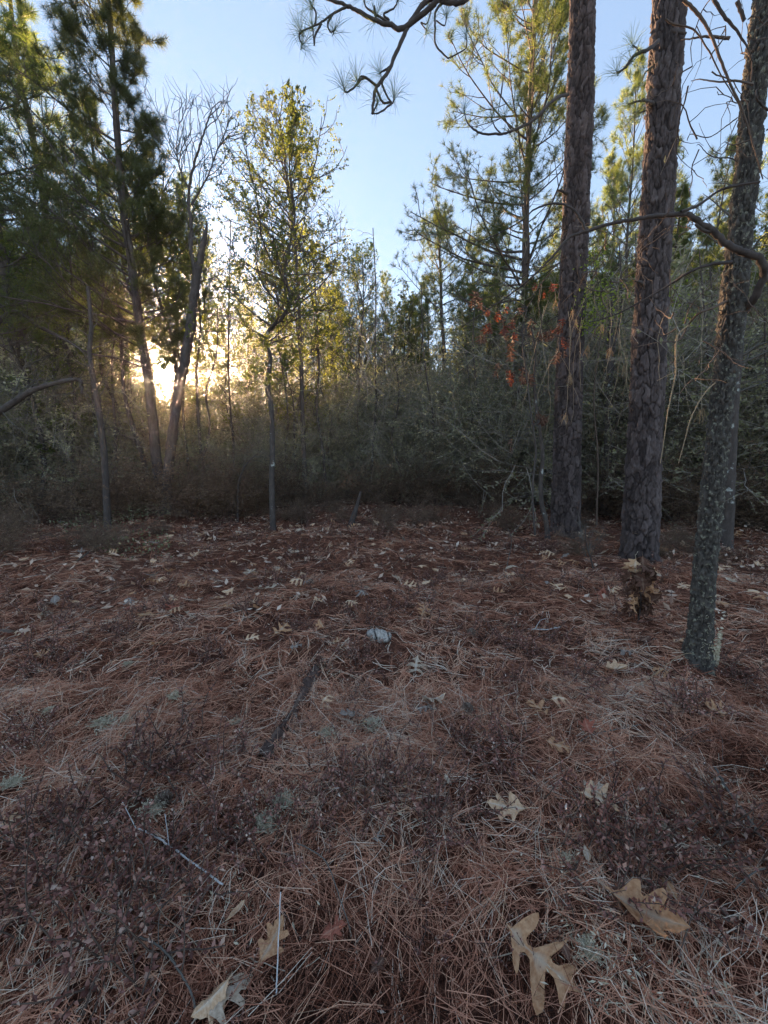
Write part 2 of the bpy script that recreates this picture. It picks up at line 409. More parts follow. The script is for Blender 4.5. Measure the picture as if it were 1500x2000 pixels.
# pine straw
rng = np.random.default_rng(11)
mb = MB()
def straw_layer(N, y0, y1, w, Lm, seed, lift, pw=1.0, bend=.10, up=0.0, one=False):
    rng = np.random.default_rng(seed)
    # bundles of two or three needles
    nb = N // 3
    x, y = field_points(nb, y0, y1, rng, pw)
    keep = vnoise(x, y, .5, 21 + seed) + vnoise(x, y, .17, 22 + seed) * .7 > -.36 + rng.uniform(-.15, .15, nb)
    x, y = x[keep], y[keep]; nb = len(x)
    th = (vnoise(x, y, 1.1, 31) * 4 + vnoise(x, y, .25, 32) * 4 + rng.normal(0, 1.25, nb) + .5)
    x = np.repeat(x, 3) + rng.normal(0, .004, nb * 3); y = np.repeat(y, 3) + rng.normal(0, .004, nb * 3)
    th = np.repeat(th, 3) + rng.normal(0, .16, nb * 3)
    N = nb * 3
    D = np.stack((np.cos(th), np.sin(th), np.zeros(N)), -1)
    D[:, 2] = gslope(x, y, D) + rng.normal(.03, .11, N)
    D = nrm(D)
    L = np.repeat(rng.uniform(.6, 1.25, nb), 3) * Lm * rng.uniform(.8, 1, N)
    S = np.stack((x, y, gh(x, y) + lift + np.abs(rng.normal(0, .012, N))), -1) - D * L[:, None] * .5
    # keep both ends out of the soil
    E = S + D * L[:, None]
    S[:, 2] = np.maximum(S[:, 2], gh(S[:, 0], S[:, 1]) + .002)
    E[:, 2] = np.maximum(E[:, 2], gh(E[:, 0], E[:, 1]) + .002)
    D = nrm(E - S)
    tone = np.repeat(np.clip(.5 + .55 * vnoise(x[::3], y[::3], .45, 41) + .15 * vnoise(x[::3], y[::3], 1.6, 42) + rng.normal(0, .3, nb) + up - .03, 0, 1), 3)
    if one: return needle_tris(mb, S, D, L, w * rng.uniform(.7, 1.3, N), rng, 0, np.clip(tone + rng.normal(0, .12, N), 0, 1))
    needle_strips(mb, S, D, L, w * rng.uniform(.7, 1.3, N), rng, bend, np.clip(tone + rng.normal(0, .08, N), 0, 1))
straw_layer(50000, .15, 2.4, .0021, .20, 1, .008)
straw_layer(21000, .15, 2.4, .0019, .25, 2, .024, up=.18)
straw_layer(48000, 2.2, 4.6, .0034, .21, 3, .008, up=.06)
straw_layer(46000, 4.4, 8.0, .0060, .22, 4, .010, one=True)
straw_layer(36000, 7.8, 15, .011, .23, 5, .012, one=True)
tag(mb.build('pine_straw', M['straw'], smooth=False), 'layer of fallen rust brown pine needles over the clearing', None, None, 'stuff')

# ------------------------------------------------------------------ oak leaves
def leaf_outline(kind, rng):
    if kind == 'lobed':
        o = [(0, .012, 0), (.15, .03, .14), (.30, .37, .19), (.37, .43, .22), (.38, .28, .28), (.33, .085, .34), (.44, .065, .43), (.62, .40, .48), (.72, .46, .52), (.70, .30, .58),
             (.62, .09, .63), (.72, .07, .70), (.84, .24, .76), (.90, .22, .80), (.87, .08, .86), (1.0, .0, 1.0)]
    elif kind == 'broad':
        o = [(0, .012, 0), (.12, .05, .12), (.26, .20, .2), (.40, .36, .28), (.45, .29, .36), (.45, .20, .43), (.54, .21, .5), (.70, .38, .56), (.75, .28, .62), (.71, .16, .70), (.82, .15, .78), (.90, .08, .86), (1.0, .0, 1.0)]
    else:
        o = [(0, .012, 0), (.1, .07, .1), (.25, .17, .25), (.45, .23, .45), (.62, .22, .62), (.78, .16, .78), (.9, .08, .9), (1.0, .0, 1.0)]
    o = np.array(o)
    if kind != 'oval': o = smooth_path(o, 2 * len(o) - 1); o[:, 1] = np.maximum(o[:, 1], 0); o[:, 2] = np.maximum.accumulate(np.clip(o[:, 2], 0, 1))
    L = o.copy(); Rr = o.copy()
    for q in (L, Rr):
        kk = len(o); ns = np.interp(np.arange(kk), np.linspace(0, kk - 1, 7), rng.uniform(.72, 1.2, 7)); q[:, 1] *= ns; q[1:-1, 1] *= rng.uniform(.93, 1.07, kk - 2)
    return L, Rr
def leaf_mesh(name, kind, mat, seed, curl, cup):
    rng = np.random.default_rng(seed)
    V = []; Rn = []; Q = []; n0 = 0
    wy = rng.normal(0, .06)
    for side, o in zip((1, -1), leaf_outline(kind, rng)):
        k = len(o)
        mid = np.stack((o[:, 2], np.zeros(k), np.zeros(k)), -1)
        out = np.stack((o[:, 0], side * o[:, 1], np.zeros(k)), -1)
        half = (mid + out) / 2
        V += [mid, half, out]
        Rn += [np.zeros(k), np.full(k, .5), np.ones(k)]
        for c in range(2):
            for i in range(k - 1):
                a = n0 + c * k + i
                q = (a, a + 1, a + k + 1, a + k)
                Q.append(q if side > 0 else q[::-1])
        n0 += 3 * k
    V = np.concatenate(V); x, y = V[:, 0].copy(), V[:, 1].copy()
    V[:, 1] += wy * np.sin(x * 3)
    ph = rng.uniform(0, 6, 4)
    z = cup * (np.abs(y) ** 1.4) * 1.5 + curl * ((x - .45) ** 2) * 1.2
    z += .05 * np.sin(x * 9 + ph[0]) * np.abs(y) * 3 + .04 * np.sin(y * 11 + ph[1] + x * 5) + rng.normal(0, .008, len(x)) * (np.abs(y) > .02)
    V[:, 2] = z
    V[:, 0] -= .5
    mb = MB(); mb.add(V, quads=np.array(Q), rnd=np.concatenate(Rn))
    th = np.linspace(0, 1, 4)
    P = np.stack((-.5 - .22 * th, wy * 0 + .03 * np.sin(th * 2), V[0, 2] + .05 * th), -1)[None]
    tubes(mb, P, .008, 3, .0)
    return mb.mesh(name, mat)
LEAFM = {}
def leaf_me(colour, kind, var):
    key = (colour, kind, var)
    if key not in LEAFM:
        curl, cup = [(.10, .12), (.55, .45), (-.5, -.35), (.3, -.7)][var % 4]
        LEAFM[key] = leaf_mesh('fallen_leaf', kind, OAK[colour], hash((['pale tan', 'tan brown', 'bleached', 'dark brown', 'rust red', 'grey brown'].index(colour), ['lobed', 'broad', 'oval'].index(kind), var)) & 0xffff, curl, cup)
    return LEAFM[key]

LAND = []   # (phrase, x, y): landmarks the labels point to
def landmark(phrase, p): LAND.append((phrase, float(p[0]), float(p[1])))

USED = {}
def where(x, y, far=False):
    """two nearest landmarks in words"""
    c = sorted(LAND, key=lambda q: (q[1] - x) ** 2 + (q[2] - y) ** 2)
    def rel(q):
        dx, dy = x - q[1], y - q[2]
        d = math.hypot(dx, dy)
        if d < .25: return 'beside ' + q[0]
        if abs(dx) > abs(dy) * 2: return ('just ' if d < .7 else '') + ('right of ' if dx > 0 else 'left of ') + q[0]
        if abs(dy) > abs(dx) * 2: return ('just ' if d < .7 else '') + ('behind ' if dy > 0 else 'in front of ') + q[0]
        return ('behind and ' if dy > 0 else 'in front and ') + ('right of ' if dx > 0 else 'left of ') + q[0]
    return [rel(q) for q in c[:3]]
def unique_label(heads, x, y):
    for h in heads:
        for wz in where(x, y):
            s = (h + ' ' + wz)
            if len(s.split()) <= 16 and s not in USED:
                USED[s] = 1; return s
    return heads[0] + ' ' + where(x, y)[0]

def put_leaf(colour, kind, var, p, size, rz, tilt=(0, 0), label=None, group='fallen oak leaves on the straw'):
    o = link('fallen_leaf', leaf_me(colour, kind, var))
    o.location = p; o.scale = (size, size, size)
    o.rotation_euler = (tilt[0], tilt[1], rz)
    shape = {'lobed': 'deep-lobed', 'broad': 'broad shallow-lobed', 'oval': 'narrow oval'}[kind]
    pose = ['flat', 'cupped', 'arched', 'twisted'][var % 4]
    sz = 'small' if size < .10 else 'large' if size > .155 else 'medium'
    if label is None:
        label = unique_label([f'{colour} {shape} {pose} leaf', f'{sz} {colour} {shape} {pose} leaf', f'{sz} {colour} {pose} leaf with {shape} blade'], p[0], p[1])
    else: USED[label] = 1
    return tag(o, label, 'leaf', group)

# ------------------------------------------------------------------ trunks with bark plates
def worley(uu, vv, cu, cv, wrap, seed):
    """nearest two jittered cell points on a (u, v) sheet that wraps in u: F1, F2, id"""
    gu = uu / cu; gv = vv / cv
    iu = np.floor(gu).astype(np.int64); iv = np.floor(gv).astype(np.int64)
    f1 = np.full(uu.shape, 9.0); f2 = np.full(uu.shape, 9.0); idn = np.zeros(uu.shape)
    for a in (-1, 0, 1):
        for b_ in (-1, 0, 1):
            cu_ = iu + a; cv_ = iv + b_; wu = np.mod(cu_, wrap)
            jx = _hash(wu, cv_, seed); jy = _hash(wu, cv_, seed + 7)
            d = np.hypot(cu_ + .1 + .8 * jx - gu, cv_ + .1 + .8 * jy - gv)
            r_ = _hash(wu, cv_, seed + 13)
            closer = d < f1
            f2 = np.where(closer, f1, np.minimum(f2, d)); idn = np.where(closer, r_, idn); f1 = np.where(closer, d, f1)
    return f1, f2, idn
def plated_trunk(path, rads, nu, dv, cu, cv, depth, seed, dv_top=.08, z_fine=8.6, flare=0.0, lobes=5):
    """path (k,3) local, radii (k): a trunk whose bark plates are real relief; rnd holds plate tone (low in the fissures)"""
    path = np.asarray(path, float); seg = np.linalg.norm(np.diff(path, axis=0), axis=1); s = np.concatenate(([0], np.cumsum(seg)))
    ss = [0.0]
    while ss[-1] < s[-1]: ss.append(ss[-1] + (dv if ss[-1] < z_fine else dv_top))
    ss = np.array(ss); ss = ss[ss < s[-1]]
    # smooth interpolation of the path
    def sm(col):
        y = np.interp(ss, s, col); k = max(3, int(.35 / dv)); kern = np.ones(k) / k
        yp = np.concatenate((np.full(k, y[0]) - (y[1] - y[0]) * np.arange(k, 0, -1), y, np.full(k, y[-1]) + (y[-1] - y[-2]) * np.arange(1, k + 1)))
        return np.convolve(yp, kern, 'same')[k:-k]
    C = np.stack([sm(path[:, i]) for i in range(3)], -1); Rd = sm(np.asarray(rads, float))
    th = np.arange(nu) / nu * 2 * np.pi
    TH, SS = np.meshgrid(th, ss)
    R0 = float(np.mean(rads[:3]))
    wrap = max(3, int(round(2 * math.pi * R0 / cu)))
    U = TH / (2 * np.pi) * wrap * 1.0
    # warp the sheet so that plates come out uneven, then two sizes of plate
    Up = U * cu
    w1 = vnoise(Up + 50, SS, cv * .8, seed) + .5 * vnoise(Up + 50, SS, cv * .3, seed + 1)
    w2 = vnoise(Up + 90, SS, cv * .8, seed + 2) + .5 * vnoise(Up + 90, SS, cv * .3, seed + 3)
    edge = np.minimum(U, wrap - U) / 1.0; edge = np.clip(edge, 0, 1)
    f1, f2, idn = worley(U + w1 * .75 * edge, SS + w2 * cv * .9 * edge, 1.0, cv, wrap, seed)
    wcr = .07 + .12 * (vnoise(Up, SS, .35, seed + 9) + .5)
    crack = np.clip((f2 - f1) / wcr, 0, 1); crack = crack * crack * (3 - 2 * crack)
    g1, g2, idm = worley((U + w2 * .5 * edge) * 2.6, SS + w1 * cv * .35 * edge, 1.0, cv * .30, max(3, int(wrap * 2.6)), seed + 50)
    fine = np.clip((g2 - g1) / .12, 0, 1)
    rough = vnoise(Up * 3, SS * 1.2, .02, seed + 4) + .7 * vnoise(Up * 3, SS, .045, seed + 5)
    disp = depth * (crack * (.55 + .75 * idn) - .6) + depth * .14 * fine * crack + depth * .60 * (idm - .5) * crack + depth * .5 * rough
    r_ = Rd[:, None] * (1 + .05 * np.sin(TH * 2 + seed) + .03 * np.sin(TH * 3 + SS * .8)) + disp
    if flare:
        r_ += flare * np.exp(-SS / .10) * (.6 + .5 * np.maximum(0, np.sin(TH * lobes + seed)))
    X = C[:, None, 0] + r_ * np.cos(TH); Y = C[:, None, 1] + r_ * np.sin(TH); Z = np.broadcast_to(C[:, None, 2], X.shape)
    n_ = len(ss); mb = MB()
    i = np.arange(n_ - 1)[:, None] * nu; j = np.arange(nu)[None, :]; j2 = (j + 1) % nu
    Q = np.stack(np.broadcast_arrays(i + j, i + j2, i + nu + j2, i + nu + j), -1).reshape(-1, 4)
    tone = np.clip((.35 + .65 * crack) * (.25 + .45 * idn) + .22 * fine * (idm - .2) + .25 * rough, 0, 1)
    mb.add(np.stack((X, Y, Z), -1).reshape(-1, 3), quads=Q, rnd=tone.ravel())
    return mb

def pxpath(pts, base):
    """[(px, py, Y)] -> local points relative to base"""
    return np.array([at(*q) - base for q in pts])
def limb(name, pts, r0, r1, base, mat, parent, k=7, n=None, rough=.05, seed=0):
    P = smooth_path(pxpath(pts, base), n or 5 * len(pts))
    rng = np.random.default_rng(seed)
    P[1:-1] += rng.normal(0, r0 * .13, P[1:-1].shape)
    mb = MB(); tubes(mb, P[None], np.linspace(r0, r1, len(P))[None], k, .5, rough, rng)
    return mb.build(name, mat, parent), P

def tuft_mesh(seed, n_=70, L=.21, w=.0022):
    rng = np.random.default_rng(seed); mb = MB()
    z = rng.uniform(-.35, 1, n_); a = rng.uniform(0, 2 * np.pi, n_); s_ = np.sqrt(1 - z * z)
    D = nrm(np.stack((s_ * np.cos(a), s_ * np.sin(a), z + .35), -1))
    S = np.stack((np.zeros(n_), np.zeros(n_), rng.uniform(-.05, .02, n_)), -1)
    needle_strips(mb, S, D, L * rng.uniform(.75, 1.1, n_), w, rng, .05, droop=.08)
    return mb.mesh('needle_tuft', M['needle_hero'])
TUFTS = [tuft_mesh(900 + i) for i in range(4)]
def place_tuft(p, d, parent, i, s=1.0):
    o = link('needle_tuft', TUFTS[i % 4], parent)
    o.location = p; o.scale = (s, s, s)
    o.rotation_euler = Vector(d).to_track_quat('Z', 'Y').to_euler()
    return o

# ---- hero pine one (sunlit edge, farther) and hero pine two (wider, dark)
def hero_pine(base_px, Y, pts, label, seed, nu):
    base = gnd(*base_px); base[2] -= .06
    root = empty('pine_tree', base, label, 'pine tree', 'large plated pines at the clearing')
    path = [np.zeros(3)] + [at(px, py, y) - base for px, py, y, r in pts]
    rads = [pts[0][3] * 1.06] + [q[3] for q in pts]
    plated_trunk(path, rads, nu, .019, .085, .22, .030, seed, flare=.075).build('trunk', M['pine_bark'], root)
    return root, base
p1 = gnd(1105, 1040); Y1 = p1[1]
p2 = gnd(1250, 1090); Y2 = p2[1]
def rad(px_w, px, py, Y):
    q = at(px, py, Y); depth = q[1] * CP - (q[2] - CAM_H) * SP
    return px_w / 2 * depth / F / math.sqrt(1 + ((px - W2) / F) ** 2) * .95
P1 = [(1106, 960, Y1), (1109, 800, Y1), (1114, 640, Y1), (1123, 450, Y1), (1132, 250, Y1), (1139, 0, Y1), (1147, -350, Y1), (1153, -900, Y1)]
W1 = [54, 51, 50, 50, 50, 48, 46, 40]
pine1, b1 = hero_pine((1105, 1040), Y1, [(*q, rad(w, *q)) for q, w in zip(P1, W1)], 'tall plated pine with golden sunlit left edge, behind the wide dark pine', 3, 120)
P2 = [(1253, 1000, Y2), (1260, 850, Y2), (1268, 650, Y2), (1281, 430, Y2), (1294, 220, Y2), (1308, 0, Y2), (1328, -350, Y2), (1350, -900, Y2)]
W2_ = [70, 67, 64, 64, 64, 63, 60, 52]
pine2, b2 = hero_pine((1250, 1092), Y2, [(*q, rad(w, *q)) for q, w in zip(P2, W2_)], 'widest dark plated pine trunk beside the lichen-covered oak', 8, 140)
landmark('the widest dark pine', p2); landmark('the sunlit plated pine', p1)

# limbs with needle tufts
def tufted(parent, base, main, subs, r0, seed, rootmain=None):
    """main/subs: pixel polylines with Y; tufts stand at the ends of subs"""
    l0, _ = limb('limb', main, r0, r0 * .45, base, M['bark_dark'], parent, seed=seed)
    for i, sub in enumerate(subs):
        l1, P = limb('twig', sub, r0 * .42, .006, base, M['bark_dark'], l0, k=5, seed=seed + i + 1)
        up = nrm(P[-1] - P[-3]) * .5 + np.array((0, 0, .9))
        place_tuft(P[-1], nrm(up), l0, seed + i)
Yb = 4.3
tufted(pine1, b1, [(1132, -520, Y1 - .1), (1040, -330, 6.0), (960, -140, 5.0), (915, 0 - 5, Yb), (850, -2, Yb), (830, 5, Yb), (800, 45, Yb), (780, 90, Yb), (755, 145, Yb), (735, 170, Yb), (730, 195, Yb), (727, 222, Yb)],
       [[(735, 168, Yb), (715, 152, Yb - .1), (705, 150, Yb - .1), (698, 160, Yb - .1)],
        [(735, 168, Yb), (712, 152, Yb), (690, 172, Yb), (677, 180, Yb), (671, 170, Yb)],
        [(745, 160, Yb), (752, 180, Yb), (766, 202, Yb), (770, 186, Yb)],
        [(762, 130, Yb), (750, 138, Yb + .1), (742, 142, Yb + .1)],
        [(735, 175, Yb), (748, 200, Yb), (765, 200, Yb), (748, 216, Yb), (730, 222, Yb), (737, 200, Yb)]], .028, 100)
tufted(pine1, b1, [(1132, -520, Y1 - .1), (1000, -300, 5.6), (900, -60, Yb), (795, 50, Yb), (765, 48, Yb), (735, 40, Yb), (700, 22, Yb), (680, 12, Yb), (650, 0, Yb), (600, -20, Yb)],
       [[(680, 12, Yb), (650, 28, Yb), (620, 48, Yb), (588, 62, Yb)],
        [(650, 28, Yb), (640, 46, Yb), (645, 62, Yb), (653, 60, Yb)],
        [(628, 46, Yb), (615, 70, Yb), (614, 88, Yb), (610, 50, Yb)],
        [(592, 60, Yb), (584, 70, Yb), (591, 88, Yb)],
        [(765, 48, Yb), (730, 25, Yb), (715, 14, Yb), (711, -5, Yb)],
        [(760, 40, Yb), (750, 28, Yb), (770, 15, Yb), (778, -5, Yb)],
        [(735, 38, Yb), (731, 12, Yb), (733, 35, Yb)],
        [(615, 50, Yb), (617, 25, Yb), (608, 10, Yb)]], .026, 120)
tufted(pine1, b1, [(1108, 185, Y1 - .15), (1090, 190, 6.3), (1070, 205, 6.0), (1055, 222, 5.7), (1030, 242, 5.5), (1000, 256, 5.4), (975, 262, 5.4), (940, 260, 5.4), (920, 248, 5.4)],
       [[(925, 252, 5.4), (912, 238, 5.4), (907, 215, 5.4)],
        [(980, 262, 5.4), (968, 250, 5.4), (960, 232, 5.3)],
        [(1000, 256, 5.4), (990, 240, 5.4), (985, 225, 5.4)],
        [(1040, 236, 5.6), (1020, 215, 5.6), (1012, 200, 5.6)]], .022, 140)
tufted(pine1, b1, [(1132, -430, Y1 - .1), (1000, -190, 5.5), (905, -60, 5.0), (880, -10, 5.0), (852, 20, 5.0), (850, 55, 5.0), (852, 90, 5.0), (875, 114, 5.0)],
       [[(875, 114, 5.0), (895, 104, 5.0), (911, 92, 5.0), (910, 68, 5.0)],
        [(852, 40, 5.0), (868, 50, 5.0), (872, 30, 5.0)],
        [(845, 5, 5.0), (835, 45, 5.0), (822, 44, 5.0), (834, 60, 5.0)],
        [(852, 10, 5.0), (840, 20, 5.0), (838, 0, 5.0)]], .018, 160)
Yd = Y2 - .5
tufted(pine2, b2, [(1285, 80, Y2 - .2), (1265, 97, Yd), (1240, 108, Yd), (1222, 130, Yd), (1208, 142, Yd)],
       [[(1236, 112, Yd), (1232, 118, Yd), (1233, 120, Yd)], [(1248, 103, Yd), (1244, 95, Yd), (1235, 88, Yd)], [(1212, 140, Yd), (1208, 142, Yd), (1204, 140, Yd)],
        [(1275, 130, Yd), (1262, 140, Yd), (1254, 156, Yd)]], .022, 180)
tufted(pine2, b2, [(1275, 200, Y2 - .2), (1260, 197, Yd), (1245, 198, Yd), (1228, 203, Yd)], [[(1242, 198, Yd), (1235, 200, Yd), (1226, 204, Yd)], [(1262, 216, Yd), (1250, 220, Yd), (1246, 221, Yd)]], .016, 190)
# broken limb stubs on the big trunks
for par, bb, Yt, lst in ((pine1, b1, Y1, [((1120, 385), (1150, 378)), ((1108, 380), (1090, 372))]), (pine2, b2, Y2, [((1300, 60), (1340, 66)), ((1275, 205), (1255, 195)), ((1262, 560), (1240, 548))])):
    for i, (a_, c_) in enumerate(lst):
        limb('limb_stub', [(*a_, Yt - .05), ((a_[0] + c_[0]) / 2, (a_[1] + c_[1]) / 2 - 2, Yt - .15), (*c_, Yt - .22)], .03, .012, bb, M['bark_dark'], par, seed=i)

# ---- the lichen-covered oak
bo = gnd(1365, 1292); Yo = bo[1]; bo[2] -= .04
oak = empty('oak_tree', bo, 'crooked oak with grey-green lichen bark, closest tree to the viewer', 'oak tree')
landmark('the lichen-covered oak', bo)
PO = [(1370, 1200), (1378, 1100), (1388, 1000), (1398, 900), (1408, 800), (1419, 720), (1427, 640), (1434, 560), (1444, 480), (1452, 400), (1462, 300), (1470, 200), (1480, 100), (1492, 0), (1505, -150), (1515, -350), (1500, -600)]
WO = [48, 48, 47, 46, 46, 48, 54, 56, 52, 50, 50, 52, 48, 44, 40, 36, 30]
path = [np.zeros(3)] + [at(x, y, Yo) - bo for x, y in PO]
rads = [rad(54, 1365, 1292, Yo)] + [rad(w * .92, x, y, Yo) for (x, y), w in zip(PO, WO)]
plated_trunk(path, rads, 100, .011, .026, .038, .015, 21, z_fine=5.2, flare=.045).build('trunk', M['oak_bark'], oak)
D_ = M['bark_dark']
lim, _ = limb('limb', [(1452, 610, Yo), (1475, 580, Yo - .1), (1489, 545, Yo - .15), (1490, 515, Yo - .2), (1470, 497, Yo - .2), (1440, 488, Yo - .2), (1412, 470, Yo - .2), (1390, 450, Yo - .2), (1365, 432, Yo - .2), (1342, 418, Yo - .2)], .023, .014, bo, D_, oak, 9, seed=1)
l2, _ = limb('limb', [(1342, 418, Yo - .2), (1300, 420, Yo - .15), (1250, 427, Yo - .1), (1200, 436, Yo), (1150, 450, Yo), (1110, 466, Yo), (1080, 500, Yo), (1050, 530, Yo), (1010, 565, Yo + .1), (960, 600, Yo + .2), (900, 640, Yo + .3)], .0135, .003, bo, D_, oak, 7, seed=2)
limb('twig', [(1145, 452, Yo), (1135, 430, Yo), (1118, 408, Yo), (1095, 398, Yo), (1065, 400, Yo), (1040, 412, Yo), (1020, 430, Yo), (985, 450, Yo + .1), (940, 470, Yo + .2), (915, 468, Yo + .2)], .0085, .002, bo, D_, l2, 6, seed=3)
limb('twig', [(1330, 414, Yo - .2), (1365, 400, Yo - .2), (1400, 375, Yo - .2), (1430, 364, Yo - .25), (1485, 355, Yo - .3)], .009, .005, bo, D_, l2, 6, seed=4)
limb('twig', [(1395, 452, Yo - .2), (1375, 450, Yo - .2), (1358, 438, Yo - .2)], .011, .007, bo, D_, l2, 6, seed=5)
limb('twig', [(1440, 512, Yo), (1395, 515, Yo - .1), (1350, 530, Yo - .1), (1310, 555, Yo), (1250, 590, Yo + .1), (1200, 615, Yo + .2), (1150, 630, Yo + .3)], .010, .003, bo, D_, oak, 6, seed=6)
limb('twig', [(1425, 585, Yo), (1395, 600, Yo - .1), (1365, 612, Yo - .1), (1345, 635, Yo), (1325, 665, Yo), (1290, 668, Yo), (1240, 678, Yo)], .009, .002, bo, M['twig_brown'], oak, 5, seed=7)
limb('twig', [(1415, 735, Yo), (1385, 758, Yo), (1362, 790, Yo), (1345, 830, Yo), (1335, 870, Yo), (1325, 905, Yo)], .005, .002, bo, M['twig_straw'], oak, 5, seed=8)
limb('twig', [(1345, 635, Yo), (1322, 660, Yo), (1320, 720, Yo), (1318, 740, Yo), (1305, 800, Yo), (1297, 860, Yo), (1290, 905, Yo)], .006, .002, bo, M['twig_straw'], oak, 5, seed=9)
limb('twig', [(1316, 728, Yo), (1300, 735, Yo), (1283, 744, Yo)], .003, .001, bo, M['twig_straw'], oak, 4, seed=10)
limb('twig', [(1440, 1, Yo - .3), (1455, 40, Yo - .3)], .01, .008, bo, D_, oak, 5, seed=11)
# the tangle of bare twigs by the oak's top
for i, (pts, r0) in enumerate([
        ([(1385, -20, Yo - .3), (1410, 25, Yo - .3), (1435, 55, Yo - .3), (1455, 85, Yo - .3), (1470, 120, Yo - .3)], .009),
        ([(1335, 0, Yo - .4), (1360, 22, Yo - .4), (1385, 60, Yo - .4), (1405, 110, Yo - .4), (1425, 160, Yo - .4), (1450, 215, Yo - .4), (1468, 270, Yo - .4), (1485, 330, Yo - .4), (1490, 350, Yo - .35)], .008),
        ([(1300, 37, Yo - .4), (1318, 48, Yo - .4), (1355, 58, Yo - .4), (1385, 100, Yo - .4), (1410, 150, Yo - .4), (1440, 200, Yo - .4), (1455, 250, Yo - .4)], .005),
        ([(1318, 0, Yo - .4), (1310, 20, Yo - .4), (1300, 37, Yo - .4)], .003),
        ([(1470, 165, Yo - .2), (1440, 158, Yo - .3), (1405, 160, Yo - .3), (1370, 155, Yo - .2), (1350, 158, Yo - .1)], .006),
        ([(1425, 75, Yo), (1390, 72, Yo), (1360, 74, Yo), (1330, 78, Yo + .1)], .009),
        ([(1460, 335, Yo), (1430, 310, Yo), (1400, 308, Yo), (1382, 300, Yo), (1365, 282, Yo), (1361, 285, Yo)], .004),
        ([(1440, 230, Yo), (1420, 245, Yo), (1385, 268, Yo), (1350, 262, Yo), (1342, 275, Yo), (1352, 250, Yo)], .004),
        ([(1440, 235, Yo), (1428, 262, Yo), (1412, 300, Yo), (1390, 290, Yo), (1375, 265, Yo), (1365, 240, Yo)], .003),
        ([(1500, 215, Yo - .2), (1480, 195, Yo - .3), (1478, 175, Yo - .3), (1500, 170, Yo - .3)], .006)]):
    _, P = limb('twig', pts, r0, r0 * .3, bo, M['twig_brown'] if i % 3 else D_, oak, 5, seed=30 + i)
rng = np.random.default_rng(77)
mb = MB()
for (x0, x1, y0, y1, nn, LL) in ((1330, 1500, 0, 360, 16, .55), (1290, 1480, 540, 700, 12, .4), (1180, 1330, 420, 560, 8, .4), (1050, 1200, 470, 620, 8, .4)):
    S = np.array([at(rng.uniform(x0, x1), rng.uniform(y0, y1), Yo + rng.uniform(-.4, .1)) - bo for _ in range(nn)])
    A = grow(S, rng.normal(0, 1, (nn, 3)) * (1, .4, .7), rng.uniform(.4, 1, nn) * LL, 9, .28, 0, rng)
    tubes(mb, A, np.linspace(.004, .0015, 9)[None], 4, .4)
    s_, d_, t_, _i = spawn(A, 2, .2, .9, .8, rng)
    tubes(mb, grow(s_, d_, rng.uniform(.3, .6, len(s_)) * LL, 6, .3, -.03, rng), np.linspace(.0025, .001, 6)[None], 3, .5)
o = mb.build('bare_twigs', M['twig_brown'], oak); o['kind'] = 'stuff'
# pale lichen frills on the oak's foot
mb = MB(); nn = 260
a = rng.uniform(-2.4, -.2, nn); hz = np.abs(rng.normal(0, .16, nn)) + .02
rr_ = rads[0] * 1.02
S = np.stack((np.cos(a) * rr_ + .02, np.sin(a) * rr_, hz), -1)
leaf_quads(mb, S, nrm(np.stack((np.cos(a), np.sin(a), rng.normal(0, .5, nn)), -1)), .02, .018, rng)
o = mb.build('lichen_frill', M['lichen'], oak); o['kind'] = 'stuff'

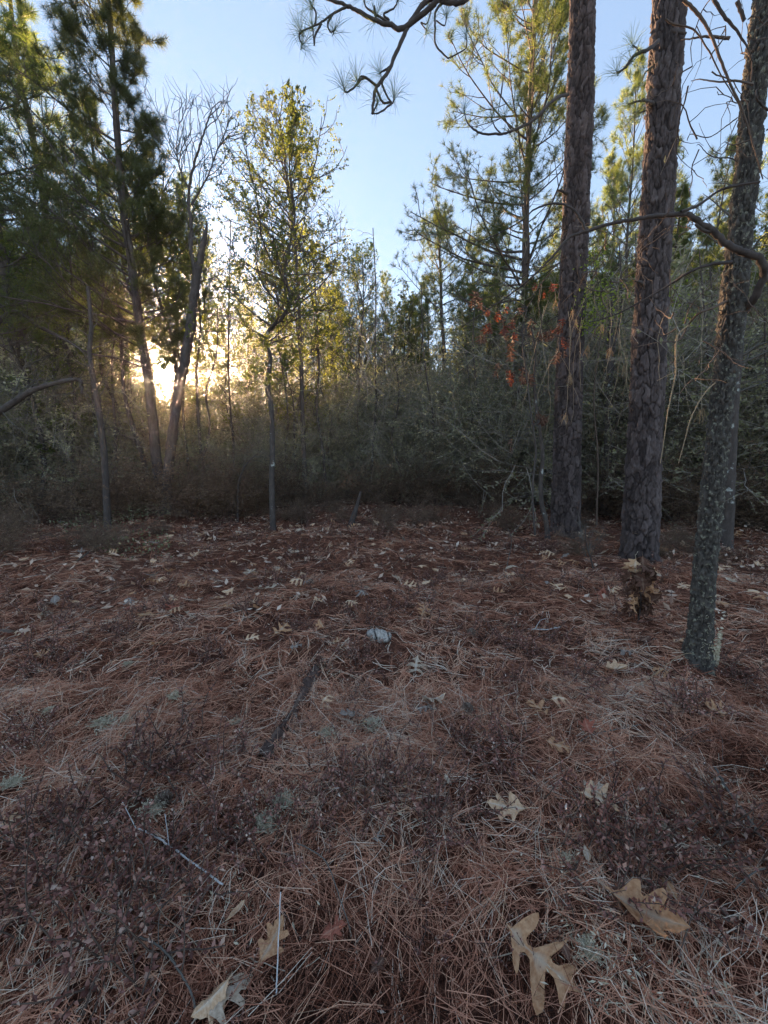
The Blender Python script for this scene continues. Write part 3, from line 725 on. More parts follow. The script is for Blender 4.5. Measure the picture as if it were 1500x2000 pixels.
# ------------------------------------------------------------------ generated trees
def pine_crown(mb_w, mb_n, trunk, trad, cb, nl, Lmax, rng, el=(.25, .9), tuft_n=16, nl2=7, nl3=2, prof='cone', nw=.0075, nlen=.18, curve=.05, bias=None, l2=.42):
    PT = smooth_path(trunk, 40)[None]
    t = cb + (1 - cb) * (np.arange(nl) + rng.uniform(0, 1, nl)) / nl
    S, T = along(np.repeat(PT, nl, 0), t)
    q = (t - cb) / (1 - cb)
    if prof == 'cone': L = Lmax * (1.02 - q) ** .75 * (.55 + .45 * np.minimum(1, q * 5))
    elif prof == 'umbrella': L = Lmax * np.sin(np.clip(.25 + q * .8, 0, 1) * math.pi) ** .6
    else: L = Lmax * (.35 + .65 * np.sin(np.clip(q * .9 + .1, 0, 1) * math.pi))
    L = L * rng.uniform(.6, 1.15, nl)
    az = np.arange(nl) * 2.399 + rng.normal(0, .5, nl)
    e = el[0] + (el[1] - el[0]) * q + rng.normal(0, .12, nl)
    D = np.stack((np.cos(az) * np.cos(e), np.sin(az) * np.cos(e), np.sin(e)), -1)
    if bias is not None: L = L * (1 + .6 * (D @ np.asarray(bias)))
    L = np.maximum(L, .25)
    A = grow(S, D, L, 9, .07, curve, rng)
    r0 = np.clip(L * .011, .008, .05)
    tubes(mb_w, A, r0[:, None] * np.linspace(1, .3, 9)[None], 4, rng.uniform(0, 1, nl))
    s2, d2, t2, i2 = spawn(A, nl2, .28, 1, .75, rng)
    L2 = L[i2] * l2 * (1.15 - t2 * .7) * rng.uniform(.6, 1.2, len(i2))
    B_ = grow(s2, d2, L2, 5, .12, .10, rng)
    tubes(mb_w, B_, (r0[i2] * .4)[:, None] * np.linspace(1, .4, 5)[None], 3, rng.uniform(0, 1, len(i2)))
    s3, d3, t3, i3 = spawn(B_, nl3, .25, 1, .7, rng)
    C_ = grow(s3, d3, np.minimum(L2[i3] * .5, .45) * rng.uniform(.6, 1.2, len(i3)), 3, .15, .18, rng)
    tubes(mb_w, C_, np.linspace(.006, .003, 3)[None], 3, rng.uniform(0, 1, len(i3)))
    tips = np.concatenate((A[:, -1], B_[:, -1], C_[:, -1], (B_[:, -2] + B_[:, -1]) / 2, C_[:, -2]))
    dirs = nrm(np.concatenate((A[:, -1] - A[:, -2], B_[:, -1] - B_[:, -2], C_[:, -1] - C_[:, -2], B_[:, -1] - B_[:, -2], C_[:, -1] - C_[:, -2])))
    k = len(tips); idx = np.repeat(np.arange(k), tuft_n)
    Dn = nrm(dirs[idx] * .75 + nrm(rng.normal(0, 1, (k * tuft_n, 3))) + np.array((0, 0, .15)))
    needle_tris(mb_n, tips[idx] - dirs[idx] * rng.uniform(0, .06, (k * tuft_n, 1)), Dn, nlen * rng.uniform(.7, 1.15, k * tuft_n), nw, rng, .12,
                np.clip(np.repeat(rng.uniform(.1, .9, k), tuft_n) + rng.normal(0, .15, k * tuft_n), 0, 1))
def leafy_crown(mb_w, mb_n, trunk, trad, cb, nl, Lmax, rng, el=(.2, .9), nl2=7, nl3=4, leaves=7, ls=.055, lw=.028, prof='round', wob=.16, flat=0):
    PT = smooth_path(trunk, 40)[None]
    t = cb + (1 - cb) * (np.arange(nl) + rng.uniform(0, 1, nl)) / nl
    S, T = along(np.repeat(PT, nl, 0), t); q = (t - cb) / (1 - cb)
    L = Lmax * ((.3 + .7 * np.sin(np.clip(q * .92 + .06, 0, 1) * math.pi)) if prof == 'round' else (1.05 - q) ** .7) * rng.uniform(.6, 1.2, nl)
    az = np.arange(nl) * 2.399 + rng.normal(0, .6, nl); e = el[0] + (el[1] - el[0]) * q + rng.normal(0, .2, nl)
    D = np.stack((np.cos(az) * np.cos(e), np.sin(az) * np.cos(e), np.sin(e)), -1)
    A = grow(S, D, L, 9, wob, .05, rng); r0 = np.clip(L * (.012 if leaves else .006), .004, .05)
    tubes(mb_w, A, r0[:, None] * np.linspace(1, .3, 9)[None], 4, rng.uniform(0, 1, nl))
    s2, d2, t2, i2 = spawn(A, nl2, .2, 1, .8, rng); L2 = L[i2] * .45 * (1.15 - t2 * .6) * rng.uniform(.6, 1.2, len(i2))
    B_ = grow(s2, d2, L2, 6, wob, .06, rng)
    tubes(mb_w, B_, (r0[i2] * .4)[:, None] * np.linspace(1, .35, 6)[None], 3, rng.uniform(0, 1, len(i2)))
    s3, d3, t3, i3 = spawn(B_, nl3, .2, 1, .8, rng)
    L3 = np.minimum(L2[i3] * .5, .4) * rng.uniform(.6, 1.2, len(i3))
    C_ = grow(s3, d3, L3, 3, wob, .06, rng)
    tubes(mb_w, C_, np.linspace(.004, .002, 3)[None], 3, rng.uniform(0, 1, len(i3)))
    if leaves:
        s4, d4, t4, i4 = spawn(C_, leaves, .15, 1, .9, rng)
        keep = _hash((s4[:, 0] * 2.2).astype(np.int64) + 99, ((s4[:, 2] + s4[:, 1]) * 2.2).astype(np.int64), 5) > .18
        s4, d4 = s4[keep], d4[keep]
        leaf_quads(mb_n, s4, d4, ls * rng.uniform(.6, 1.2, len(s4)), lw, rng, np.clip(_hash((s4[:, 0] * 3).astype(np.int64), (s4[:, 2] * 3).astype(np.int64), 9) * .6 + rng.uniform(0, .4, len(s4)), 0, 1), flat)
def trunk_mb(trunk, trad, k=12, n_=60, seed=0, rough=.035):
    rng = np.random.default_rng(seed); mb = MB()
    P = smooth_path(trunk, n_); r_ = np.interp(np.linspace(0, 1, n_), np.linspace(0, 1, len(trad)), trad)
    r_ = r_.copy(); r_[:4] *= (1.35, 1.18, 1.08, 1.03)
    tubes(mb, P[None], r_[None], k, .5, rough, rng)
    return mb
NT = {}
def proto(kind, seed):
    """(trunk mesh, limbs mesh, crown mesh) of a tree ten metres tall"""
    seed = (seed - 1) % {'pine': 3, 'young_pine': 2, 'umbrella_pine': 1, 'high_leafy': 1, 'leafy': 2, 'yellow': 2, 'cedar': 2, 'bare': 2}[kind] + 1
    key = (kind, seed)
    if key in NT: return NT[key]
    rng = np.random.default_rng(seed * 31 + 5)
    z = np.linspace(0, 1, 7); wv = {'pine': .12, 'young_pine': .10, 'umbrella_pine': .18, 'leafy': .35, 'high_leafy': .3, 'yellow': .35, 'cedar': .12, 'bare': .45}[kind]
    tr = np.stack((np.cumsum(rng.normal(0, wv, 7)), np.cumsum(rng.normal(0, wv, 7)), z * 10), -1); tr -= tr[0] * (1, 1, 0)
    w, nd = MB(), MB()
    bark, leaf = M['bark_mid'], M['needle_mid']
    if kind == 'pine':
        rads = np.linspace(.13, .02, 7); pine_crown(w, nd, tr, rads, .28, 62, 2.3, rng, (.25, 1.0), 15, 7, 2, 'cone'); leaf = M['needle_mid']
    elif kind == 'young_pine':
        rads = np.linspace(.09, .015, 7); pine_crown(w, nd, tr, rads, .30, 58, 1.6, rng, (.35, 1.1), 14, 6, 2, 'round')
    elif kind == 'umbrella_pine':
        rads = np.linspace(.12, .03, 7); pine_crown(w, nd, tr, rads, .62, 34, 2.1, rng, (.1, 1.1), 16, 8, 2, 'umbrella', curve=.09)
    elif kind == 'leafy':
        rads = np.linspace(.09, .015, 7); bark, leaf = M['bark_lichen'], M['leaf_olive']; leafy_crown(w, nd, tr, rads, .22, 46, 2.3, rng, nl3=4, leaves=8, ls=.075, lw=.036)
    elif kind == 'high_leafy':
        rads = np.linspace(.09, .015, 7); bark, leaf = M['bark_mid'], M['leaf_olive']; leafy_crown(w, nd, tr, rads, .50, 40, 2.0, rng, nl3=4, leaves=9, ls=.07, lw=.036)
    elif kind == 'yellow':
        rads = np.linspace(.08, .015, 7); leaf = M['leaf_yellow']; leafy_crown(w, nd, tr, rads, .2, 46, 2.1, rng, nl3=4, leaves=9, ls=.07, lw=.036)
    elif kind == 'cedar':
        rads = np.linspace(.09, .015, 7); leaf = M['leaf_cedar']; leafy_crown(w, nd, tr, rads, .14, 62, 2.0, rng, (.2, 1.0), 6, 4, 9, .075, .030, 'round', .14)
    else:
        rads = np.linspace(.06, .012, 7); bark = M['bark_lichen']; leafy_crown(w, None, tr, rads, .2, 30, 2.0, rng, leaves=0, nl3=5)
    NT[key] = (trunk_mb(tr, rads, 9, 36, seed).mesh('trunk', bark), w.mesh('limbs', M['twig_grey'] if kind in ('leafy', 'yellow') else M['bark_mid']),
               nd.mesh('crown', leaf, False) if nd.n else None)
    return NT[key]
NAMES = {'pine': ('pine_tree', 'pine tree'), 'young_pine': ('young_pine', 'pine tree'), 'umbrella_pine': ('umbrella_pine', 'pine tree'), 'leafy': ('evergreen_oak', 'oak tree'), 'high_leafy': ('evergreen_oak', 'oak tree'),
         'yellow': ('yellow_leaved_tree', 'tree'), 'cedar': ('cedar_tree', 'cedar tree'), 'bare': ('bare_tree', 'bare tree')}
def put_tree(kind, seed, px, Y, top_py, label, group=None, rz=None, wide=1.0, rs=0):
    x = at(px, 900, Y)[0]; g = float(gh(x, Y)) - .05
    h = at(px, top_py, Y)[2] - g
    me = proto(kind, seed); s = h / 10
    o = empty(NAMES[kind][0], (x, Y, g), label, NAMES[kind][1], group, rz if rz is not None else (px * .731 + Y) % 6.28, (s * wide, s * wide, s))
    link('trunk', me[0], o); c = link('limbs', me[1], o); c['kind'] = 'stuff'
    if me[2]: c = link('crown', me[2], o)
    return o
def hero_tree(name, label, cat, base_px, Y, pts, r0, r1, bark, leaf, fn, seed, group=None):
    x = at(base_px, 950, Y)[0]; base = np.array((x, Y, float(gh(x, Y)) - .06))
    root = empty(name, base, label, cat, group)
    path = np.vstack(([0, 0, 0], [at(px, py, Y + (q[0] if q else 0)) - base for px, py, *q in pts]))
    rads = np.linspace(r0, r1, len(path))
    trunk_mb(path, rads, 14, 90, seed, .045).build('trunk', bark, root)
    w, nd = MB(), MB(); fn(w, nd, path, rads, np.random.default_rng(seed))
    o = w.build('limbs', M['bark_mid'], root); o['kind'] = 'stuff'
    if nd.n: nd.build('crown', leaf, root, False)
    return root, base

# the tall pine left of the sun
hA, bA = hero_tree('pine_tree', 'tall dark pine left of the sun with heavy crown leaving the frame', 'pine tree', 318, 9.3,
                   [(306, 900), (292, 760), (275, 650), (258, 520), (240, 400), (225, 200), (213, 0), (205, -200), (200, -420)], .125, .025, M['bark_mid'], M['needle_dark'],
                   lambda w, nd, p_, r_, g: pine_crown(w, nd, p_, r_, .26, 130, 2.7, g, (.25, .95), 24, 8, 3, 'cone', nw=.0066, nlen=.18, bias=(-.7, 0, 0)), 5)
landmark('the tall dark pine by the sun', bA)
# large pine in the right middle
hE, bE = hero_tree('pine_tree', 'tall pale-limbed pine rising between the clearing and the sunlit plated pine', 'pine tree', 1022, 12.2,
                   [(1022, 880), (1024, 700), (1025, 560), (1028, 400), (1036, 200), (1046, 0), (1054, -150), (1060, -260)], .135, .03, M['bark_mid'], M['needle_mid'],
                   lambda w, nd, p_, r_, g: pine_crown(w, nd, p_, r_, .26, 120, 3.5, g, (.15, .95), 22, 8, 3, 'cone', nw=.0080, nlen=.18, bias=(-.35, 0, 0)), 6)
landmark('the tall pale-limbed pine', bE)
# slim crooked tree in the centre
hJ, bJ = hero_tree('evergreen_oak', 'slim crooked tree with pale lichen patches on its trunk, mid clearing', 'oak tree', 529, 8.0,
                   [(531, 950), (532, 870), (530, 800), (523, 755), (528, 700), (518, 665), (530, 640), (552, 620), (566, 585), (556, 530), (566, 480), (576, 420), (566, 340), (566, 250)], .060, .012, M['bark_lichen'], M['leaf_olive'],
                   lambda w, nd, p_, r_, g: leafy_crown(w, nd, p_, r_, .30, 60, 1.6, g, nl2=7, nl3=4, leaves=10, ls=.05, lw=.024), 7)
landmark('the slim crooked tree', bJ)
hK, _ = hero_tree('evergreen_oak', 'straight slim evergreen with yellow-green crown behind the crooked tree', 'oak tree', 597, 11.0,
                  [(592, 850), (588, 700), (582, 560), (574, 450), (560, 350), (545, 228)], .07, .012, M['bark_mid'], M['leaf_olive'],
                  lambda w, nd, p_, r_, g: leafy_crown(w, nd, p_, r_, .34, 60, 1.9, g, nl2=7, nl3=4, leaves=10, ls=.06, lw=.03), 8)
# broken snag right of the sun
Ys = 8.9
xs = at(318, 950, Ys)[0]; bs = np.array((xs, Ys, float(gh(xs, Ys)) - .05))
snag = empty('dead_snag', bs, 'broken dead trunk with jagged top right of the sun', 'dead tree')
landmark('the broken snag', bs)
_p = [(325, 960), (333, 880), (343, 800), (355, 740), (363, 690), (372, 640), (379, 580), (386, 530), (393, 495), (400, 465), (405, 436)]
path = np.vstack(([0, 0, 0], [at(a_, b_, Ys) - bs for a_, b_ in _p]))
trunk_mb(path, [.125, .105, .10, .098, .098, .095, .092, .088, .08, .068, .045, .012], 14, 90, 3, .11).build('trunk', M['bark_mid'], snag)
mb = MB()
for (a0, b0, a1, b1_, r0) in ((400, 470, 404, 428, .03), (396, 480, 397, 446, .025), (404, 478, 409, 452, .02), (393, 492, 391, 462, .022)):
    A = np.array([at(a0, b0, Ys) - bs, at((a0 + a1) / 2 + 1, (b0 + b1_) / 2, Ys) - bs, at(a1, b1_, Ys) - bs]); tubes(mb, A[None], np.array([[r0, r0 * .7, .003]]), 5, .6)
mb.build('splintered_top', M['bark_mid'], snag)
for i, (pts, r0) in enumerate([([(382, 545, Ys), (378, 508, Ys), (372, 480, Ys), (374, 440, Ys), (368, 400, Ys), (372, 350, Ys), (385, 300, Ys), (398, 260, Ys), (410, 225, Ys)], .05),
                               ([(372, 470, Ys), (382, 465, Ys), (390, 485, Ys)], .03), ([(374, 400, Ys), (392, 370, Ys), (410, 335, Ys), (425, 290, Ys), (448, 265, Ys)], .022),
                               ([(370, 370, Ys), (355, 340, Ys), (345, 290, Ys), (350, 240, Ys)], .02)]):
    _, P = limb('limb', pts, r0, r0 * .25, bs, M['bark_mid'], snag, 7, seed=50 + i)
    if i != 1:
        rng = np.random.default_rng(60 + i); mb = MB()
        s_, d_, t_, _i = spawn(P[None], 16, .2, 1, .7, rng)
        A = grow(s_, d_ + (0, 0, .3), rng.uniform(.5, 1.1, len(s_)), 7, .2, .08, rng); tubes(mb, A, np.linspace(.011, .004, 7)[None], 3, .5)
        s_, d_, t_, _i = spawn(A, 5, .2, 1, .8, rng)
        tubes(mb, grow(s_, d_, rng.uniform(.2, .5, len(s_)), 5, .25, .05, rng), np.linspace(.006, .003, 5)[None], 3, .5)
        mb.build('bare_twigs', M['twig_grey'], snag)['kind'] = 'stuff'

# slender stems on the left
def stem(name, label, cat, pts, Y, r0, r1, bark, seed, twigs=10, group=None, tl=.7):
    x = at(pts[0][0], pts[0][1], Y)[0]; base = np.array((x, Y, float(gh(x, Y)) - .05))
    root = empty(name, base, label, cat, group)
    path = np.vstack(([0, 0, 0], [at(a_, b_, Y) - base for a_, b_ in pts[1:]]))
    trunk_mb(path, np.linspace(r0, r1, len(path)), 9, 50, seed, .05).build('trunk', bark, root)
    if twigs:
        rng = np.random.default_rng(seed); mb = MB(); P = smooth_path(path, 30)[None]
        s_, d_, t_, _i = spawn(P, twigs, .3, 1, .9, rng); A = grow(s_, d_, rng.uniform(.4, 1.2, len(s_)) * tl, 7, .2, .04, rng)
        tubes(mb, A, np.linspace(r1 * .5, .003, 7)[None], 3, .4)
        s_, d_, t_, _i = spawn(A, 4, .2, 1, .8, rng); tubes(mb, grow(s_, d_, rng.uniform(.2, .5, len(s_)) * tl, 5, .25, .02, rng), np.linspace(.004, .002, 5)[None], 3, .5)
        mb.build('bare_twigs', M['twig_grey'], root)['kind'] = 'stuff'
    return root, base
_, q = stem('slender_tree', 'dark slender trunk standing far left of the tall dark pine', 'tree', [(210, 1030), (207, 950), (203, 880), (196, 820), (188, 770), (182, 735), (175, 690), (178, 640), (172, 560)], 7.6, .065, .03, M['bark_dark'], 71, 14)
landmark('the dark slender left trunk', q)
stem('slender_tree', 'thin leaning trunk between the left stem and the tall pine', 'tree', [(292, 985), (285, 920), (268, 860), (250, 800), (242, 760), (238, 700), (232, 600)], 10, .075, .03, M['bark_dark'], 72, 12)
rl, bl = stem('arching_tree', 'long dark branch arching in from the left frame edge', 'tree', [(-60, 1000), (-50, 900), (-30, 830), (20, 790), (65, 762), (110, 748), (155, 742), (160, 770)], 6.0, .07, .016, M['bark_dark'], 73, 18, None, .9)
stem('arching_tree', 'thin arching bough over the left brush, nearer the sun', 'tree', [(-40, 900), (-20, 700), (20, 610), (80, 640), (130, 665), (175, 690), (230, 700), (280, 718)], 8.6, .05, .012, M['bark_dark'], 74, 18, None, .9)
stem('slender_tree', 'lichen-spotted thin trunk behind the gap between the two big pines', 'tree', [(1184, 998), (1186, 920), (1188, 840), (1190, 760), (1192, 660), (1196, 560)], 9.6, .105, .05, M['bark_lichen'], 75, 16, 'small lichened trunks')
stem('slender_tree', 'second pale stem close to the lichen-spotted thin trunk', 'tree', [(1176, 990), (1178, 930), (1182, 870), (1183, 800), (1180, 700)], 9.9, .05, .02, M['bark_lichen'], 76, 8, 'small lichened trunks')
_, q = stem('slender_tree', 'lichened trunk half hidden behind the nearest oak', 'tree', [(1416, 1062), (1420, 1000), (1424, 900), (1430, 800), (1438, 700), (1448, 600), (1455, 480), (1452, 380)], 6.0, .105, .05, M['bark_lichen'], 77, 16, 'small lichened trunks')
_, q = stem('sapling', 'crooked bare sapling at the left foot of the sunlit plated pine', 'sapling', [(1071, 1050), (1066, 1015), (1058, 985), (1056, 940), (1060, 890), (1054, 840), (1048, 800), (1043, 740), (1046, 690), (1038, 640)], 6.6, .045, .012, M['bark_lichen'], 78, 20)
landmark('the crooked bare sapling', q)
_, q = stem('tree_stump', 'small dark leaning stump at the far edge of the clearing', 'stump', [(683, 1032), (690, 1010), (698, 985), (704, 960)], 7.7, .075, .02, M['bark_dark'], 79, 0)
landmark('the leaning stump', q)
stem('slender_tree', 'thin bent sapling right of the slim crooked tree', 'sapling', [(462, 990), (465, 950), (476, 915), (492, 895), (506, 885)], 9.0, .025, .008, M['bark_dark'], 80, 10)
stem('sapling', 'short bare twiggy sapling on the straw before the sunlit pine', 'sapling', [(1160, 1130), (1155, 1095), (1145, 1060), (1143, 1030)], 5.0, .012, .005, M['bark_dark'], 81, 10, None, .35)

# red-leaved scrub oak twigs beside the sunlit pine
Yr = 6.0
xr = at(1045, 1010, Yr)[0]; br = np.array((xr, Yr, float(gh(xr, Yr)) - .03))
scrub = empty('scrub_oak', br, 'thin scrub oak holding red-brown leaves left of the sunlit plated pine', 'oak tree')
_, PR = limb('trunk', [(1045, 1045, Yr), (1040, 960, Yr), (1046, 880, Yr), (1036, 800, Yr), (1028, 730, Yr), (1020, 660, Yr), (1030, 600, Yr)], .018, .007, br, M['bark_lichen'], scrub, 7, seed=1)
OAKL = [leaf_mesh('leaf', 'lobed', M['red_leaf'], 500 + i, .2 * (-1) ** i, .35) for i in range(4)]
OAKD = [leaf_mesh('leaf', 'lobed', OAK['dark brown'], 520 + i, .3, .4 * (-1) ** i) for i in range(4)]
rng = np.random.default_rng(5)
clusters = [(930, 585, 7, 1), (978, 607, 4, 0), (985, 640, 5, 0), (962, 645, 4, 0), (997, 655, 3, 0), (1058, 572, 3, 0), (992, 735, 5, 0), (975, 728, 3, 1), (1030, 738, 7, 1), (1054, 822, 8, 1),
            (1000, 690, 3, 1), (1035, 640, 4, 1), (1070, 655, 6, 1), (1095, 645, 4, 0), (1110, 665, 3, 0), (1015, 620, 3, 1), (955, 612, 2, 0), (1090, 690, 4, 1), (1004, 870, 2, 1), (945, 660, 3, 1)]
for i, (cx, cy, k, dk) in enumerate(clusters):
    anchor = PR[np.argmin(np.abs(PR[:, 2] - (at(cx, cy, Yr) - br)[2] - rng.uniform(-.2, .3)))]
    end = at(cx, cy, Yr + rng.uniform(-.2, .3)) - br
    midp = (anchor + end) / 2 + rng.normal(0, .05, 3) + (0, 0, .05)
    P = smooth_path(np.array((anchor, midp, end)), 9); mb = MB(); tubes(mb, P[None], np.linspace(.007, .003, 9)[None], 4, .5)
    mb.build('twig', M['bark_dark'], scrub)
    for j in range(k):
        src = (OAKD if (dk or rng.random() < .2) else OAKL)[rng.integers(4)]
        lf = link('leaf', src, scrub)
        lf.location = end + rng.normal(0, .05, 3)
        s_ = rng.uniform(.11, .18); lf.scale = (s_, s_, s_)
        lf.rotation_euler = (rng.uniform(-.6, .6) + 1.57, rng.uniform(.6, 1.9), rng.uniform(0, 6.28))
# bright yellow-green sprigs lit by the sun
Yy = 6.8
xy = at(1165, 1020, Yy)[0]; by = np.array((xy, Yy, float(gh(xy, Yy)) - .03))
spr = empty('leafy_sapling', by, 'thin sapling with bright yellow-green leaves right of the sunlit pine', 'sapling')
_, PS = limb('trunk', [(1165, 1025, Yy), (1168, 900, Yy), (1160, 780, Yy), (1170, 680, Yy), (1178, 600, Yy), (1160, 520, Yy), (1158, 480, Yy)], .014, .004, by, M['twig_brown'], spr, 6, seed=2)
mb, mb2 = MB(), MB()
for cx, cy, k, rad_ in ((1160, 510, 60, .10), (1175, 570, 120, .14), (1155, 620, 90, .12), (1190, 600, 90, .14), (1310, 585, 50, .10), (1325, 560, 30, .08), (1350, 620, 30, .07), (1135, 590, 30, .1), (1140, 640, 20, .06), (1180, 640, 40, .1)):
    c = at(cx, cy, Yy) - by
    a0 = PS[np.argmin(np.linalg.norm(PS - c, axis=1))]
    P = smooth_path(np.array((a0, (a0 + c) / 2 + (0, 0, .06), c)), 8); tubes(mb, P[None], .0035, 4, .5)
    S = c + rng.normal(0, rad_, (k, 3)); leaf_quads(mb2, S, nrm(rng.normal(0, 1, (k, 3)) + (0, 0, -.2)), .06, .026, rng)
    for q in S[::4]: tubes(mb, np.stack((c, (c + q) / 2, q))[None], .002, 3, .5)
mb.build('twigs', M['twig_brown'], spr)['kind'] = 'stuff'; mb2.build('crown', M['leaf_bright'], spr, False)
# dead pine straw hung up on twigs, caught by the sun
Yh = 5.2
mb, mb2 = MB(), MB(); hb = at(1200, 1000, Yh); hb[2] = float(gh(hb[0], Yh))
rng = np.random.default_rng(9)
hang = empty('hanging_vine', hb, 'drooping dry vine strands with snagged golden needles by the big pines', 'vine')
for i in range(34):
    px = rng.choice([1085, 1100, 1130, 1145, 1200, 1215, 1300, 1320, 1345, 1175, 1060, 1072]) + rng.normal(0, 9); py = rng.uniform(545, 700)
    Yi = Yh + rng.uniform(-.3, 1.3) if px < 1150 or px > 1230 else Yh + rng.uniform(.2, 1.2)
    S = (at(px, py, Yi) - hb)[None]
    A = grow(S, np.array([[rng.normal(0, .35), rng.normal(0, .2), -1]]), rng.uniform(.5, 1.7), 12, .13, -.12, rng)
    tubes(mb, A, np.linspace(.004, .0018, 12)[None], 4, rng.uniform(.3, 1))
    if rng.random() < .45:
        k = 14; c = A[0, rng.integers(4, 12)]
        needle_strips(mb2, np.repeat(c[None], k, 0) + rng.normal(0, .012, (k, 3)), nrm(rng.normal(0, .3, (k, 3)) + (0, 0, -1)), rng.uniform(.10, .2, k), .0035, rng, .1)
mb.build('vine_strands', M['twig_straw'], hang)['kind'] = 'stuff'; mb2.build('snagged_needles', M['straw_hang'], hang, False)['kind'] = 'stuff'

# mid distance trees, one by one
G = 'trees behind the clearing'
mids = [
    ('pine', 1, -60, 8.0, -420, 'dark bushy pine at the left frame edge, nearest of the left pines', 1.0),
    ('pine', 2, 70, 11.0, -260, 'dark pine crowding the upper left corner behind the arching branch', 1.1),
    ('pine', 3, 150, 13.5, -60, 'dark pine between the left corner and the tall dark pine', 1.0),
    ('cedar', 1, 20, 13.0, 330, 'dense dark cedar under the left pines', 1.2),
    ('leafy', 1, 130, 15.0, 420, 'dark small-leaved evergreen under the left pines', 1.2),
    ('high_leafy', 1, 235, 17.0, 480, 'twiggy evergreen just left of the sun', 1.0),
    ('young_pine', 1, 400, 15.0, 380, 'slim young pine behind the broken snag', .9),
    ('leafy', 3, 455, 14.0, 560, 'low leafy evergreen between the snag and the crooked tree', .9),
    ('yellow', 1, 622, 14.5, 455, 'sunlit yellow-green tree right of the crooked tree', .8),
    ('yellow', 2, 505, 19.0, 540, 'yellow-green tree far behind the crooked tree', .7),
    ('cedar', 2, 706, 17.0, 505, 'dark green pointed cedar left of centre gap', .9),
    ('cedar', 3, 672, 22.0, 560, 'thin cedar beside the pointed cedar', .7),
    ('young_pine', 2, 748, 24.0, 560, 'small far pine in the centre sky gap', .8),
    ('umbrella_pine', 1, 858, 17.0, 425, 'umbrella-crowned pine alone against the sky gap', 1.0),
    ('young_pine', 3, 800, 26.0, 590, 'short far pine left of the umbrella-crowned pine', .8),
    ('cedar', 4, 915, 18.0, 560, 'dark cedar right of the umbrella-crowned pine', .9),
    ('young_pine', 4, 1195, 15.0, 165, 'blue-green slim pine between the two plated pines', .75),
    ('pine', 4, 1085, 17.0, 420, 'dense pine behind the pale-limbed pine', .8),
    ('young_pine', 5, 1345, 16.0, 300, 'pale blue-green pine right of the widest dark pine', .8),
    ('yellow', 3, 1240, 18.0, 430, 'yellow-green tree behind the widest dark pine', 1.0),
    ('leafy', 4, 1390, 14.0, 470, 'olive evergreen seen between dark pine and lichened oak', 1.0),
    ('pine', 5, 1470, 13.0, 120, 'pine at the right frame edge behind the oak', .9),
    ('pine', 1, 1570, 10.0, -100, 'near pine cut off by the right frame edge', .8),
    ('leafy', 1, 1130, 13.5, 600, 'low olive evergreen behind the sunlit plated pine', 1.0),
    ('leafy', 2, 980, 15.0, 640, 'low evergreen under the pale-limbed pine', 1.1),
    ('high_leafy', 1, 362, 17.0, 430, 'dark leafy evergreen high behind the sun gap', 1.2),
    ('high_leafy', 1, 295, 20.0, 450, 'olive evergreen far behind the tall dark pine by the sun', 1.3),
    ('yellow', 2, 445, 18.0, 500, 'backlit golden tree right of the sun', 1.2),
    ('high_leafy', 1, 340, 12.5, 330, 'dark twiggy evergreen crossing behind the broken snag', 1.1),
    ('high_leafy', 1, 405, 11.5, 440, 'dark small-leaved evergreen right of the broken snag', .8),
    ('pine', 2, 262, 13.0, 200, 'dark pine behind the tall dark pine by the sun', 1.0),
    ('leafy', 1, 60, 9.5, 470, 'dense dark evergreen at far left behind the arching bough', 1.2),
    ('leafy', 2, 140, 10.5, 520, 'dark evergreen between the dark slender trunk and the sun', 1.0),
    ('bare', 2, 250, 11.5, 430, 'bare brown twiggy tree just left of the sun', 1.3),
    ('yellow', 1, 590, 13.0, 500, 'yellow-green tree directly behind the straight slim evergreen', 1.1),
    ('yellow', 2, 722, 16.5, 530, 'pale yellow-green tree left of the centre sky gap', 1.0),
    ('leafy', 1, 560, 17.0, 540, 'olive tree deep behind the slim crooked tree', 1.2),
    ('leafy', 3, 790, 19.0, 590, 'olive tree under the centre sky gap', 1.2),
    ('young_pine', 1, 960, 20.0, 470, 'tall soft pine left of the pale-limbed pine', 1.1),
    ('pine', 3, 1290, 14.0, 380, 'pine between the widest dark pine and the lichened oak', 1.0),
    ('yellow', 2, 1420, 17.0, 420, 'sunlit yellow-green tree far behind the lichened oak', 1.2),
    ('young_pine', 2, 1080, 22.0, 390, 'tall slim pine deep behind the pale-limbed pine', 1.1),
    ('young_pine', 3, 1165, 19.0, 330, 'tall soft pine seen just right of the sunlit plated pine', 1.0),
    ('young_pine', 1, 1235, 21.0, 310, 'tall soft pine just left of the widest dark pine', 1.0),
    ('pine', 2, 1375, 20.0, 340, 'broad pine far between the widest dark pine and the oak', 1.0),
    ('young_pine', 2, 905, 22.0, 500, 'slim pine just right of the umbrella-crowned pine', 1.1),
    ('young_pine', 3, 832, 25.0, 560, 'slim far pine just left of the umbrella-crowned pine', 1.2),
    ('yellow', 1, 765, 20.0, 600, 'low golden tree in the centre gap', 1.4),
    ('bare', 1, 745, 14.0, 600, 'bare twiggy tree in the middle brush', .9),
    ('bare', 2, 640, 12.5, 640, 'bare twiggy tree left of centre brush', .9),
    ('bare', 3, 90, 10.5, 560, 'bare dark tree under the left pines', 1.0),
    ('bare', 1, 1440, 9.5, 560, 'bare tree behind the right frame edge oak', .9),
]
for kind, seed, px, Y, top, lab, wide in mids:
    put_tree(kind, seed, px, Y, top, lab, G, wide=wide)

